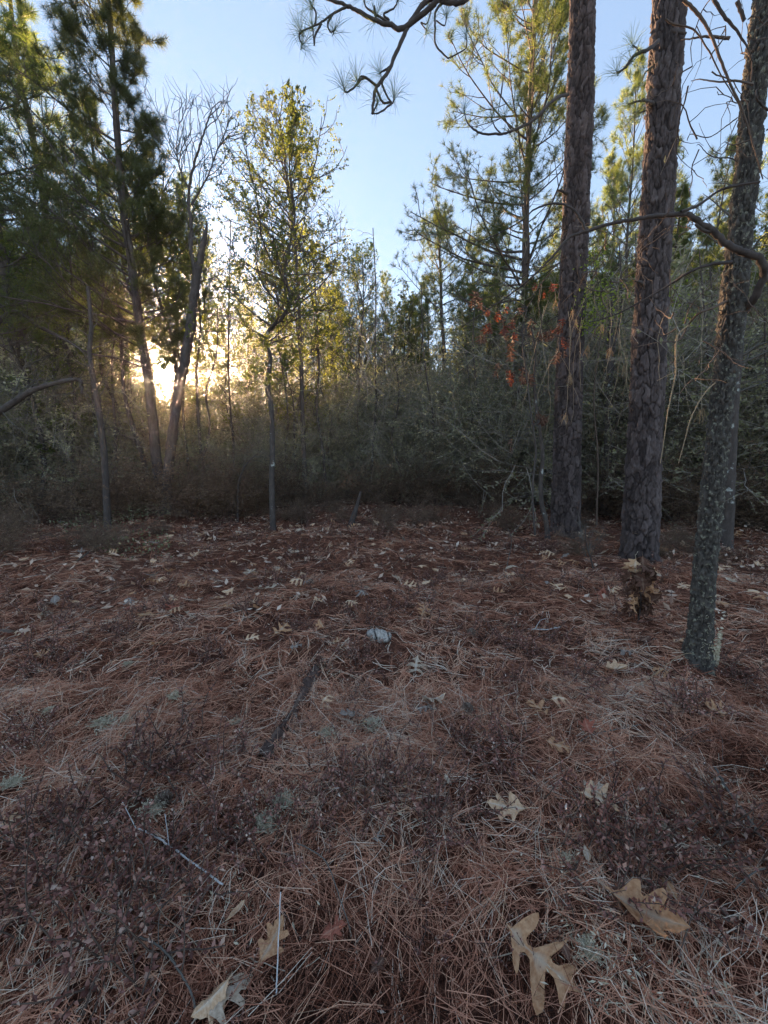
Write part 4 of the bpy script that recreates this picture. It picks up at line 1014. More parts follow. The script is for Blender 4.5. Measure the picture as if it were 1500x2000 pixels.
# the forest behind: each tree a thing
rng = np.random.default_rng(2024)
BK = 'far trees of the forest behind'
adj = {'pine': 'far dense pine', 'young_pine': 'far slender pine', 'umbrella_pine': 'far high-crowned pine', 'leafy': 'far olive evergreen', 'yellow': 'far yellow-green tree', 'cedar': 'far dark cedar', 'bare': 'far bare tree'}
kinds = ['pine', 'young_pine', 'umbrella_pine', 'leafy', 'yellow', 'cedar', 'bare']
def skyline(px):   # the far canopy's height in the photograph
    return float(np.interp(px, [-100, 0, 250, 330, 430, 520, 640, 740, 800, 900, 1000, 1100, 1250, 1400, 1600], [380, 400, 500, 640, 640, 600, 590, 625, 630, 610, 560, 520, 480, 480, 430]))
rows = [(19, 30), (26, 32), (36, 36), (50, 40)]
bands = ['in the nearest far row', 'in the second far row', 'in the third far row', 'in the last far row']
refs = [(0, 'the left pines'), (320, 'the sun'), (390, 'the broken snag'), (529, 'the slim crooked tree'), (690, 'the leaning stump'), (858, 'the umbrella-crowned pine'), (1022, 'the pale-limbed pine'), (1110, 'the sunlit pine'), (1260, 'the widest dark pine'), (1410, 'the lichened oak')]
for ri, (Yr_, cnt) in enumerate(rows):
    for i in range(cnt):
        px = -120 + (i + rng.uniform(.1, .9)) * 1740 / cnt
        if abs(px - 332) < 20: px += 40 * (1 if px > 332 else -1)
        k = kinds[rng.choice(7, p=[.2, .2, .1, .2, .1, .13, .07])]
        Y = Yr_ * rng.uniform(.88, 1.14)
        top = skyline(px) + rng.uniform(-25, 70) + ri * 12
        if abs(px - 332) < F * 2.3 / Y: top = max(top, 752)
        for tx, ty in ((b1[0], b1[1]), (b2[0], b2[1]), (bo[0], bo[1])):      # treetops lowered here to let the sun reach the big trunks
            if abs(px - (W2 + F * (tx - .602 * (Y - ty)) / Y)) < F * 1.5 / Y: top = max(top, 885 - F * (.9 + .2 * (Y - ty)) / Y)
        ref = min(refs, key=lambda q: abs(q[0] - px)); side = 'behind' if abs(ref[0] - px) < 22 else ('right of' if px > ref[0] else 'left of')
        hgt = 'tall' if top < 560 else 'low'
        lab = f'{hgt} {adj[k]} {bands[ri]}, {side} {ref[1]}'
        if lab in USED: lab = f'{hgt} {adj[k]} {bands[ri]}, farther {side} {ref[1]}'
        USED[lab] = 1
        put_tree(k, int(rng.integers(1, 4)), px, Y, top, lab, BK, wide=rng.uniform(.9, 1.4))
# ------------------------------------------------------------------ brush: dense shrubs
def shrub_proto(seed, bare=False):
    rng = np.random.default_rng(seed); w, nd = MB(), MB(); k = 16
    az = rng.uniform(0, 6.28, k); e = rng.uniform(.6, 1.5, k)
    D = np.stack((np.cos(az) * np.cos(e), np.sin(az) * np.cos(e), np.sin(e)), -1)
    S = np.stack((rng.normal(0, .25, k), rng.normal(0, .25, k), np.full(k, -.05)), -1)
    L = rng.uniform(1.8, 3.2, k)
    A = grow(S, D, L, 9, .12, .02, rng); tubes(w, A, np.linspace(.008, .003, 9)[None], 4, rng.uniform(0, .15, k))
    s2, d2, t2, i2 = spawn(A, 11, .08, 1, .9, rng); L2 = rng.uniform(.4, 1.1, len(s2))
    B_ = grow(s2, d2, L2, 6, .09, .03, rng); tubes(w, B_, np.linspace(.0045, .002, 6)[None], 3, rng.uniform(0, 1, len(s2)))
    s3, d3, t3, i3 = spawn(B_, 7, .1, 1, .8, rng)
    C_ = grow(s3, d3, rng.uniform(.15, .5, len(s3)), 3, .1, 0, rng); tubes(w, C_, np.linspace(.0028, .0018, 3)[None], 3, rng.uniform(0, 1, len(s3)))
    s4, d4, t4, i4 = spawn(C_, 3 if bare else 10, .1, 1, .9, rng)
    leaf_quads(nd, s4, d4, rng.uniform(.025, .055, len(s4)), .022, rng)
    return w.mesh('stems', M['brush_twig']), nd.mesh('foliage', M['brush_leaf'], False)
SH = [shrub_proto(300 + i, i % 3 == 2) for i in range(4)]
SG = 'shrubs of the brush behind the clearing'
SHL = []
for i in range(3):
    a_, b_ = shrub_proto(350 + i)
    a_ = a_.copy(); b_ = b_.copy(); a_.name = 'stems'; b_.name = 'foliage'
    a_.materials[0] = M['twig_brown']; b_.materials[0] = M['scrub_leaf']; SHL.append((a_, b_))
def put_shrub(px, Y, top_py, i, label, wide=1.0, low=False):
    x = at(px, 900, Y)[0]; g = float(gh(x, Y)) - .03; h = at(px, top_py, Y)[2] - g; s = h / 2.35
    o = empty('brush_shrub', (x, Y, g), label, 'shrub', SG, (px * 1.7 + Y) % 6.28, (s * wide, s * wide, s))
    a_, b_ = SHL[i % 3] if low else SH[i % 4]; link('stems', a_, o)['kind'] = 'stuff'; link('foliage', b_, o)
rng = np.random.default_rng(88)
def brushline(px): return float(np.interp(px, [-100, 100, 250, 330, 420, 520, 700, 800, 900, 1000, 1100, 1250, 1400, 1600], [690, 700, 770, 800, 800, 790, 760, 740, 725, 700, 650, 640, 640, 600]))
def edgeY(px): return float(np.interp(px, [-100, 100, 300, 450, 650, 800, 1000, 1200, 1500], [9.5, 10.5, 11.0, 11.5, 12.5, 12.5, 12.0, 10.5, 8.8]))
srow = ['front', 'second', 'third', 'rear']
for r_ in range(4):
    cnt = 32
    for i in range(cnt):
        px = -130 + (i + rng.uniform(.05, .95)) * 1760 / cnt
        Y = edgeY(px) * (1 + .13 * r_) * rng.uniform(.97, 1.05)
        top = brushline(px) + (3 - r_) * 26 + rng.uniform(-25, 45)
        ref = min(refs, key=lambda q: abs(q[0] - px)); side = 'behind' if abs(ref[0] - px) < 22 else ('right of' if px > ref[0] else 'left of')
        tp = 'bare twiggy' if (i + r_) % 5 == 2 else 'grey-green'
        lab = f'{tp} shrub in the {srow[r_]} brush row, {side} {ref[1]}'
        if lab in USED: lab = f'{tp} shrub in the {srow[r_]} brush row, farther {side} {ref[1]}'
        if lab in USED: lab = f'{tp} shrub in the {srow[r_]} brush row, farthest {side} {ref[1]}'
        USED[lab] = 1
        put_shrub(px, Y, top, i + r_, lab, rng.uniform(.9, 1.3))

rng = np.random.default_rng(707)
for i in range(26):
    px = -30 + 1560 * (i + rng.uniform(.1, .9)) / 26; Y = edgeY(px) * rng.uniform(.93, 1.03); top = rng.uniform(430, 700); lean = rng.uniform(-35, 35)
    if 300 < px < 365: continue
    ref = min(refs, key=lambda q: abs(q[0] - px)); side = 'behind' if abs(ref[0] - px) < 22 else ('right of' if px > ref[0] else 'left of')
    pale = i % 3 == 0
    cand = [f'{a_} thin {"pale lichened" if pale else "dark"} sapling trunk before the brush, {side} {ref[1]}' for a_ in ('leaning', 'bent', 'upright', 'taller', 'shorter', 'crooked')]
    lab = next((c_ for c_ in cand if c_ not in USED), cand[0]); USED[lab] = 1
    pts = [(px, 990)] + [(px + lean * f_ + rng.normal(0, 5), 960 + (top - 960) * f_) for f_ in (.15, .35, .55, .75, 1.0)]
    stem('slender_tree', lab, 'tree', pts, Y, rng.uniform(.03, .055), .012, M['bark_lichen'] if pale else M['bark_mid'], 800 + i, 14, 'thin saplings along the brush')
LG = 'low scrub at the clearing edge'
for i, (px, Y, top) in enumerate(((30, 8.2, 930), (110, 8.8, 915), (165, 8.4, 940), (235, 9.0, 905), (285, 8.7, 925), (345, 9.2, 900), (400, 9.4, 905), (445, 9.8, 925), (500, 10.4, 915), (570, 10.6, 920), (640, 10.8, 925),
                                   (720, 11.0, 915), (790, 11.2, 910), (860, 11.0, 920), (935, 10.8, 905), (1000, 10.4, 915), (1150, 9.6, 920), (1230, 9.2, 915), (1330, 8.4, 915), (1450, 7.6, 925), (1520, 7.2, 900))):
    ref = min(refs, key=lambda q: abs(q[0] - px)); side = 'below' if abs(ref[0] - px) < 22 else ('right of' if px > ref[0] else 'left of')
    lab = f'low twiggy scrub at the clearing edge, {side} {ref[1]}'
    if lab in USED: lab = f'low twiggy scrub at the clearing edge, farther {side} {ref[1]}'
    if lab in USED: lab = f'low twiggy scrub at the clearing edge, farthest {side} {ref[1]}'
    USED[lab] = 1
    put_shrub(px, Y, top, i + 2, lab, 1.7, True)
rng = np.random.default_rng(191)
for i in range(30):
    px = rng.uniform(-40, 1540); Y = rng.uniform(6.6, 10.4) * (.8 if px > 1100 or px < 200 else 1.0); x = at(px, 900, Y)[0]
    hh = rng.uniform(.22, .55); top = 885 - F * (float(gh(x, Y)) + hh - CAM_H) / Y * 1.02
    ref = min(refs, key=lambda q: abs(q[0] - px)); side = 'below' if abs(ref[0] - px) < 22 else ('right of' if px > ref[0] else 'left of')
    cand = [f'{a_} dry reddish bush on the open straw, {b_}{side} {ref[1]}' for b_ in ('', 'farther ') for a_ in ('knee-low', 'sparse', 'squat')]
    lab = next((c_ for c_ in cand if c_ not in USED), cand[0]); USED[lab] = 1
    put_shrub(px, Y, top, i, lab, 1.5, True)
# ------------------------------------------------------------------ dwarf heath plants and ground cover
def heath_geo(mbw, mbl, rng, c=np.zeros(3), s=1.0, stems=26, lv=16):
    az = rng.uniform(0, 6.28, stems); e = rng.uniform(.15, 1.3, stems)
    D = np.stack((np.cos(az) * np.cos(e), np.sin(az) * np.cos(e), np.sin(e)), -1)
    S = c + np.stack((rng.normal(0, .05, stems), rng.normal(0, .05, stems), np.zeros(stems)), -1) * s
    A = grow(S, D, rng.uniform(.07, .17, stems) * s, 5, .25, .02, rng)
    tubes(mbw, A, np.linspace(.0018, .0009, 5)[None] * s, 3, rng.uniform(0, .6, stems))
    s4, d4, t4, i4 = spawn(A, lv, .15, 1, 1.0, rng)
    leaf_quads(mbl, s4, d4, rng.uniform(.007, .015, len(s4)) * s, .0062 * s, rng, np.clip(rng.beta(1.6, 2.2, len(s4)), 0, 1))
HP = []
for i in range(6):
    a_, b_ = MB(), MB(); rng = np.random.default_rng(600 + i); heath_geo(a_, b_, rng, stems=34, lv=20)
    HP.append((a_.mesh('stems', M['twig_brown']), b_.mesh('foliage', M['heath'], False)))
rng = np.random.default_rng(44)
hero_h = [(300, 1500, 1.3), (700, 1290, 1.0), (1020, 1270, 1.1), (650, 1560, 1.2), (830, 1570, 1.2), (120, 1680, 1.3), (60, 1760, 1.4), (250, 1700, 1.2), (1130, 1330, 1.1), (990, 1330, 1.0), (310, 1200, .9), (250, 1220, .9),
          (500, 1190, .9), (760, 1550, 1.1), (880, 1600, 1.0), (1150, 1600, 1.2), (1280, 1620, 1.2), (560, 1620, 1.1), (470, 1640, 1.1), (230, 1850, 1.2), (330, 1760, 1.1), (1080, 1080, 1.1), (850, 1140, 1.0), (1000, 1080, 1.0),
          (80, 1620, 1.1), (1330, 1380, 1.0), (1420, 1320, 1.0), (590, 1240, .9), (400, 1290, .8), (90, 1310, 1.0), (40, 1440, 1.1), (1460, 1700, 1.2), (1240, 1700, 1.1), (1000, 1480, 1.0), (890, 1470, .9), (440, 1500, 1.0)]
LAND2 = list(LAND)
# landmarks on the straw
for ph, q in (('the white wood chunk', gnd(740, 1245)), ('the rotting branch', gnd(580, 1390)), ('the dead-leaf cluster', gnd(1245, 1215)), ('the long white stick', gnd(350, 1680)),
              ('the upright pale stalk', gnd(543, 1880)), ('the grey lichen mounds', gnd(210, 1420)), ('the big pale curled leaf', gnd(435, 1950)), ('the large five-lobed leaf', gnd(1050, 1890)), ('the arched brown leaf', gnd(1250, 1810)),
              ('the pale leaf pair', gnd(1150, 1570)), ('the grey stick at right', gnd(1440, 1560))):
    landmark(ph, q)
for i, (px, py, s_) in enumerate(hero_h):
    q = gnd(px + rng.normal(0, 6), py + rng.normal(0, 6))
    o = empty('heath_plant', q, unique_label(['dry reddish heath plant', 'low dry heath plant with tiny curled leaves', 'small dry brown heath plant'], q[0], q[1]), 'plant', 'dry heath plants on the straw', rng.uniform(0, 6.28), s_ * rng.uniform(1.3, 1.8))
    a_, b_ = HP[i % 6]; link('stems', a_, o)['kind'] = 'stuff'; link('foliage', b_, o)
mbw, mbl = MB(), MB()
x, y = field_points(150, .5, 3.4, rng, .6)
for a_, b_ in zip(x, y): heath_geo(mbw, mbl, rng, np.array((a_, b_, float(gh(a_, b_)))), rng.uniform(.7, 1.3), 12, 12)
x, y = field_points(760, 2.8, 12, rng, .7)
kp = vnoise(x, y, 1.2, 55) > -.25
for a_, b_ in zip(x[kp], y[kp]): heath_geo(mbw, mbl, rng, np.array((a_, b_, float(gh(a_, b_)))), rng.uniform(1.1, 2.3), 8, 15)
tag(mbl.build('heath_ground_cover', M['heath'], smooth=False), 'reddish brown dry heath growing all over the clearing', None, None, 'stuff')
tag(mbw.build('heath_stems', M['twig_brown']), 'thin dry stems of the low heath cover', None, None, 'stuff')
# dry grass blades and fine pale twigs
mb = MB(); x, y = field_points(1500, .5, 9, rng, .8); N = len(x)
D = nrm(np.stack((rng.normal(0, .8, N), rng.normal(0, .8, N), np.abs(rng.normal(.5, .5, N))), -1))
needle_strips(mb, np.stack((x, y, gh(x, y)), -1), D, rng.uniform(.08, .30, N), np.maximum(.0018, y * .0006), rng, .15, droop=.25)
x, y = field_points(420, .5, 5, rng, .8); N = len(x)
A = grow(np.stack((x, y, gh(x, y) + .02), -1), np.stack((rng.normal(0, 1, N), rng.normal(0, 1, N), np.abs(rng.normal(0, .25, N))), -1), rng.uniform(.06, .3, N), 6, .18, -.02, rng)
A[..., 2] = np.maximum(A[..., 2], gh(A[..., 0], A[..., 1]) + .008)
tubes(mb, A, np.linspace(.0022, .001, 6)[None], 3, rng.uniform(0, 1, N))
tag(mb.build('dry_grass', M['grass'], smooth=False), 'pale dry grass blades and fine twigs strewn on the straw', None, None, 'stuff')
# small leaf litter beyond the counted leaves
mb = MB()
x, y = field_points(11000, 3.2, 14, rng, .9); kp = vnoise(x, y, 1.6, 66) + vnoise(x, y, .5, 67) > -.04
x, y = x[kp], y[kp]; N = len(x)
th = rng.uniform(0, 6.28, N)
leaf_quads(mb, np.stack((x, y, gh(x, y) + .03 + rng.uniform(0, .10, N)), -1), nrm(np.stack((np.cos(th), np.sin(th), rng.normal(.1, .4, N)), -1)), rng.uniform(.04, .12, N), rng.uniform(.02, .05, N), rng, np.clip(rng.normal(.52, .28, N), 0, 1), 2.0)
x, y = field_points(1300, .5, 3.6, rng, .9); N = len(x); th = rng.uniform(0, 6.28, N)
leaf_quads(mb, np.stack((x, y, gh(x, y) + .015), -1), nrm(np.stack((np.cos(th), np.sin(th), rng.normal(.1, .4, N)), -1)), rng.uniform(.01, .035, N), rng.uniform(.006, .018, N), rng, np.clip(rng.normal(.5, .3, N), 0, 1), 1.0)
tag(mb.build('leaf_litter', M['litter'], smooth=False), 'small broken leaf bits scattered through the straw', None, None, 'stuff')
# dull green low growth under the left stems
mb = MB(); N = 2600; px = rng.uniform(-40, 330, N); x = np.empty(N); y = rng.uniform(5.2, 9.5, N); x = np.array([at(a_, 1000, b_)[0] for a_, b_ in zip(px, y)])
kp = vnoise(x, y, .9, 71) > -.05; x, y = x[kp], y[kp]; N = len(x)
leaf_quads(mb, np.stack((x, y, gh(x, y) + rng.uniform(.02, .35, N)), -1), nrm(rng.normal(0, 1, (N, 3))), .05, .025, rng)
tag(mb.build('low_green_growth', M['green_tuft'], smooth=False), 'dull green low growth under the left stems', None, None, 'stuff')

# ------------------------------------------------------------------ things lying on the straw
hero_leaves = [
    # px, py, size px, colour, kind, var, heading deg, label
    (1050, 1888, 180, 'tan brown', 'lobed', 0, -42, 'large flat tan oak leaf with five deep lobes, lower right'),
    (1255, 1815, 175, 'tan brown', 'broad', 1, -35, 'large arched tan brown oak leaf rising above a dark hollow'),
    (1215, 1775, 90, 'dark brown', 'broad', 3, 60, 'dark curled leaf tucked behind the arched brown leaf'),
    (435, 1962, 135, 'bleached', 'broad', 2, 40, 'big pale bleached curled leaf at the bottom edge'),
    (530, 1858, 90, 'tan brown', 'broad', 0, 70, 'tan pointed leaf crossed by the upright pale stalk'),
    (652, 1842, 62, 'rust red', 'broad', 0, 20, 'small rust red leaf right of the upright pale stalk'),
    (463, 1808, 50, 'pale tan', 'oval', 1, 50, 'small pale leaf above the big bleached leaf'),
    (990, 1592, 90, 'pale tan', 'broad', 0, 170, 'pale tan broad leaf left of the pale leaf pair'),
    (1165, 1590, 95, 'pale tan', 'lobed', 1, -25, 'lower pale leaf of the pair on the right straw'),
    (1155, 1555, 60, 'bleached', 'lobed', 0, 10, 'upper bleached leaf of the pair on the right straw'),
    (1088, 1470, 62, 'tan brown', 'lobed', 0, -30, 'tan lobed leaf below the small rust leaf'),
    (1148, 1437, 46, 'rust red', 'broad', 1, 80, 'small rust leaf standing on edge amid the right straw'),
    (1095, 1378, 55, 'pale tan', 'lobed', 2, 0, 'pale arched leaf left of the oak foot'),
    (1215, 1280, 60, 'grey brown', 'lobed', 2, -60, 'large grey-brown arched leaf in front of the dead-leaf cluster'),
    (1200, 1320, 60, 'pale tan', 'broad', 1, 0, 'pale crumpled leaf under the grey-brown arched leaf'),
    (1260, 1262, 55, 'dark brown', 'broad', 3, 30, 'dark twisted leaf between the cluster and the oak'),
    (1290, 1318, 45, 'tan brown', 'lobed', 2, 140, 'tan arched leaf just left of the oak foot'),
    (1395, 1400, 60, 'tan brown', 'lobed', 1, 150, 'tan cupped leaf in front of the oak foot'),
    (1325, 1262, 36, 'pale tan', 'broad', 0, 10, 'small pale leaf touching the oak foot at left'),
    (1100, 1880, 40, 'dark brown', 'oval', 1, 100, 'narrow dark leaf beside the large five-lobed leaf'),
    (1305, 1752, 50, 'tan brown', 'oval', 2, 95, 'narrow tan leaf standing right of the arched leaf'),
    (18, 1625, 70, 'pale tan', 'lobed', 0, 30, 'pale tan lobed leaf at the left frame edge'),
    (492, 1257, 38, 'pale tan', 'lobed', 0, 20, 'pale star-shaped leaf left of the rotting branch top'),
    (578, 1273, 34, 'grey brown', 'lobed', 0, 10, 'greyish lobed leaf above the rotting branch'),
    (303, 1268, 46, 'tan brown', 'lobed', 0, 0, 'tan lobed leaf on open straw at left middle'),
    (520, 1157, 60, 'bleached', 'lobed', 0, 30, 'bright bleached lobed leaf farthest along the middle straw'),
    (360, 1152, 36, 'tan brown', 'lobed', 0, 170, 'tan leaf far left of the bleached lobed leaf'),
    (430, 1175, 30, 'pale tan', 'broad', 0, 40, 'pale leaf in front of the bleached lobed leaf'),
    (635, 1380, 44, 'pale tan', 'lobed', 2, 60, 'pale leaf right of the rotting branch'),
    (830, 1390, 44, 'grey brown', 'lobed', 2, 200, 'grey-brown arched leaf on the centre straw'),
    (874, 1540, 28, 'bleached', 'oval', 1, 110, 'tiny bleached oval leaf standing in the centre heath'),
    (660, 1265, 28, 'pale tan', 'lobed', 1, 30, 'pale curled leaf left of the white wood chunk'),
    (1145, 1690, 34, 'bleached', 'oval', 1, 80, 'bleached sliver of leaf behind the large lobed leaf'),
    (85, 1290, 40, 'tan brown', 'lobed', 1, 160, 'tan cupped leaf on the far left straw'),
    (735, 1905, 40, 'dark brown', 'broad', 2, 40, 'dark arched leaf in the bottom middle straw'),
    (800, 1195, 30, 'dark brown', 'lobed', 1, 0, 'dark cupped leaf behind the white wood chunk'),
    (800, 1095, 28, 'bleached', 'broad', 1, 0, 'bleached cupped leaf at the far middle of the clearing'),
    (740, 1650, 30, 'grey brown', 'lobed', 2, 80, 'grey-brown arched leaf beside the centre heath plants'),
]
def px_size(w, p_):
    depth = p_[1] * CP - (p_[2] - CAM_H) * SP
    return w * depth / F / (1 + .35 * ((W2 - (W2 + F * p_[0] / depth)) / F) ** 2)
for i, (px, py, w, colr, kd, var, hd, lab) in enumerate(hero_leaves):
    q = gnd(px, py, .03); s_ = px_size(w, q) * .92
    tilt = (rng.normal(0, .12) - (.35 if kd == 'oval' else .1), rng.normal(0, .12))
    q[2] += .012 + s_ * .04
    put_leaf(colr, kd, var, q, min(s_, .26), math.radians(hd), tilt, lab)
rng = np.random.default_rng(123)
cols = list(OAK); cnt = 0
while cnt < 250:
    y = (rng.uniform(.7 ** 1.6, 8.2 ** 1.6)) ** (1 / 1.6); x = rng.uniform(-1, 1) * (y * 1.0 + .3)
    if y < 3 and rng.random() < .80: continue
    if x > y * .8 and y < 3.2: continue
    c = cols[rng.choice(6, p=[.36, .22, .20, .09, .03, .10])]; kd = ['lobed', 'broad', 'oval'][rng.choice(3, p=[.55, .3, .15])]; var = int(rng.integers(0, 4))
    s_ = rng.uniform(.10, .18)
    q = np.array((x, y, float(gh(x, y)) + .05 + s_ * .10 + (.04 if y > 3.5 else 0)))
    put_leaf(c, kd, var, q, s_, rng.uniform(0, 6.28), (rng.normal(0, .25), rng.normal(0, .25)))
    cnt += 1

# cluster of dead leaves on an oak sprout
bc = gnd(1245, 1218); cl = empty('oak_sprout', bc, 'knee-high sprout of crumpled dark brown leaves left of the oak foot', 'sapling')
mb = MB(); tubes(mb, smooth_path(np.array(((0, 0, -.02), (.01, 0, .2), (-.02, 0, .38), (.0, 0, .52))), 10)[None], np.linspace(.009, .004, 10)[None], 6, .4); mb.build('stem', M['bark_dark'], cl)
CB = {c: [leaf_mesh('leaf', 'broad', OAK[c], 700 + i + 10 * j, .7 * (-1) ** i, .6) for i in range(3)] for j, c in enumerate(('dark brown', 'tan brown', 'pale tan'))}
rng = np.random.default_rng(17)
for i in range(64):
    hgt = rng.uniform(.10, .56); a_ = rng.uniform(0, 6.28); r_ = rng.uniform(.02, .13) * (1.1 - abs(hgt - .38) * 1.6)
    c = 'dark brown' if rng.random() < .78 else 'tan brown'
    if hgt > .44 and rng.random() < .28: c = 'pale tan'
    lf = link('leaf', CB[c][i % 3], cl); s_ = rng.uniform(.11, .17); lf.scale = (s_, s_, s_)
    lf.location = (math.cos(a_) * r_, math.sin(a_) * r_, hgt); lf.rotation_euler = (rng.normal(0, .7) + 1.2, rng.normal(0, .7) + .6, a_ + rng.normal(0, .6))

# pale-leaved sprig over the stump
q = gnd(676, 978); q[2] -= .02; sp = empty('oak_sprout', q, 'small sprig of pale curled leaves behind the leaning stump', 'sapling')
mb = MB(); tubes(mb, smooth_path(np.array(((0, 0, 0), (.03, 0, .3), (-.02, 0, .6))), 8)[None], np.linspace(.012, .005, 8)[None], 5, .4); mb.build('stem', M['bark_dark'], sp)
for i in range(16):
    lf = link('leaf', CB['pale tan' if i % 3 else 'tan brown'][i % 3], sp); lf.scale = (.16,) * 3; lf.location = (rng.normal(0, .16), rng.normal(0, .1), .55 + rng.normal(0, .10)); lf.rotation_euler = tuple(rng.uniform(0, 6, 3))

# white wood chunk
q = gnd(740, 1247); ch = MB(); nv, nu = 26, 18
tt = np.linspace(0, 1, nv)[:, None]; th = np.linspace(0, 2 * np.pi, nu, endpoint=False)[None, :]
prof = .052 * np.clip(np.sin(np.pi * (tt * .94 + .03)), 0, 1) ** .35
groove = np.minimum(1, np.abs(np.sin(tt * 7.5 + .7 * np.sin(th + 1) + .5 * np.sin(tt * 5))) * 2.6)
rr_ = prof * (.80 + .20 * groove) * (1 + .16 * np.sin(th * 3 + tt * 5) + .08 * np.sin(th * 7 + 3 + tt * 9) + .5 * vnoise(th + 0 * tt, tt * 3 + 0 * th, .35, 5) + .3 * vnoise(th * 2 + 0 * tt, tt * 9 + 0 * th, .5, 6))
X = (tt - .5) * .20 + 0 * th; Yv = rr_ * np.cos(th) * 1.15; Z = rr_ * np.sin(th) * .85
i = np.arange(nv - 1)[:, None] * nu; j = np.arange(nu)[None, :]; j2 = (j + 1) % nu
Q = np.stack(np.broadcast_arrays(i + j, i + j2, i + nu + j2, i + nu + j), -1).reshape(-1, 4)
ch.add(np.stack((X, Yv, Z), -1).reshape(-1, 3), quads=Q, rnd=(groove * .9 + 0 * th).ravel())
o = ch.build('wood_chunk', M['bleached']); o.location = (q[0], q[1], q[2] + .024); o.rotation_euler = (0, .08, -.22)
tag(o, 'short white weathered wood chunk with dark cross grooves on the centre straw', 'wood chunk')

# sticks
def stick(name, label, cat, pts, r0, r1, mat, lift=.03, seed=0, group=None, subs=()):
    W = np.array([gnd(a_, b_, lift + (c_[0] if c_ else 0)) for a_, b_, *c_ in pts]); base = W[0].copy()
    rng = np.random.default_rng(seed); P = smooth_path(W - base, 6 * len(W)); P[1:-1] += rng.normal(0, r0 * .3, P[1:-1].shape)
    mb = MB(); tubes(mb, P[None], np.linspace(r0, r1, len(P))[None], 7, .5, .08, rng)
    mb.add(P[[0, -1]])
    o = mb.build(name, mat); o.location = base; tag(o, label, cat, group)
    for sp_ in subs:
        W2s = np.array([gnd(a_, b_, lift + (c_[0] if c_ else 0)) for a_, b_, *c_ in sp_]) - base
        mb = MB(); tubes(mb, smooth_path(W2s, 5 * len(W2s))[None], np.linspace(r0 * .6, r1 * .5, 5 * len(W2s))[None], 5, .5); mb.build('twig', mat, o)
    return o
ST = 'bleached sticks on the straw'
stick('stick', 'long white forked stick lying across the lower left straw', 'stick', [(268, 1638), (300, 1650), (332, 1672), (380, 1708), (437, 1750)], .0035, .0032, M['stick_white'], .05, 1, ST, [[(332, 1672, 0), (330, 1655, .02), (326, 1630, .05)], [(268, 1638), (255, 1618, .02), (242, 1598, .04)]])
stick('stick', 'upright thin pale stalk standing over the tan pointed leaf', 'stick', [(541, 1962, 0), (545, 1880, .02), (550, 1785, .05)], .0022, .0018, M['stick_white'], .04, 2, ST)
stick('stick', 'grey forked stick lying at the right edge of the straw', 'stick', [(1395, 1515), (1420, 1560), (1450, 1600), (1490, 1660)], .006, .005, M['twig_grey'], .04, 3, ST, [[(1405, 1530), (1390, 1545, .02), (1385, 1555, .03)]])
stick('stick', 'curved grey twig in the lower left straw', 'stick', [(275, 1855), (312, 1872), (345, 1910), (375, 1965), (385, 1998)], .003, .0028, M['twig_grey'], .05, 4, ST, [[(312, 1872), (314, 1840, .03), (322, 1815, .05)]])
stick('stick', 'thin straw-coloured stem leaning by the left lichen', 'stick', [(125, 1652), (160, 1590, .02), (190, 1530, .04), (207, 1485, .06)], .0018, .0014, M['twig_straw'], .03, 5, ST)
stick('stick', 'long pale arched grass stem in front of the oak foot', 'stick', [(1225, 1362), (1280, 1330, .04), (1335, 1300, .07), (1390, 1306, .06), (1450, 1318, .0)], .0025, .0015, M['twig_straw'], .02, 6, ST)
stick('stick', 'pale bent twig in the bottom middle straw', 'stick', [(580, 1668), (610, 1690, .02), (640, 1718, .02), (665, 1780), (685, 1840)], .0024, .0018, M['twig_grey'], .05, 7, ST)
stick('stick', 'grey twig lying flat at the middle right straw', 'stick', [(1130, 1460), (1155, 1445), (1200, 1435), (1250, 1425)], .004, .003, M['twig_grey'], .03, 8, ST)
stick('stick', 'short white twig bundle behind the heath plants on the right', 'stick', [(1030, 1232), (1060, 1234), (1095, 1229)], .006, .004, M['stick_white'], .02, 9, ST, [[(1045, 1232), (1055, 1220, .02), (1068, 1216, .02)]])
stick('stick', 'bent pale branch lying across the far left clearing', 'stick', [(150, 1100), (185, 1078, .03), (210, 1060, .05), (196, 1040, .10), (184, 1015, .2)], .010, .005, M['twig_grey'], .03, 10, ST)
stick('stick', 'thin bare dead branch standing left of the sunlit plated pine', 'stick', [(985, 1130, 0), (992, 1105, .05), (998, 1075, .15), (990, 1062, .25)], .006, .004, M['twig_grey'], .02, 11, ST)
stick('stick', 'dark curved twig near the right frame edge', 'stick', [(1500, 1730, .05), (1465, 1742, .05), (1430, 1765, .03)], .003, .002, M['twig_grey'], .03, 12, ST)
stick('stick', 'long thin reddish stalk crossing below the arched leaf', 'stick', [(1322, 1890), (1345, 1830, .03), (1375, 1768, .06)], .0022, .0016, M['twig_brown'], .04, 13, ST)

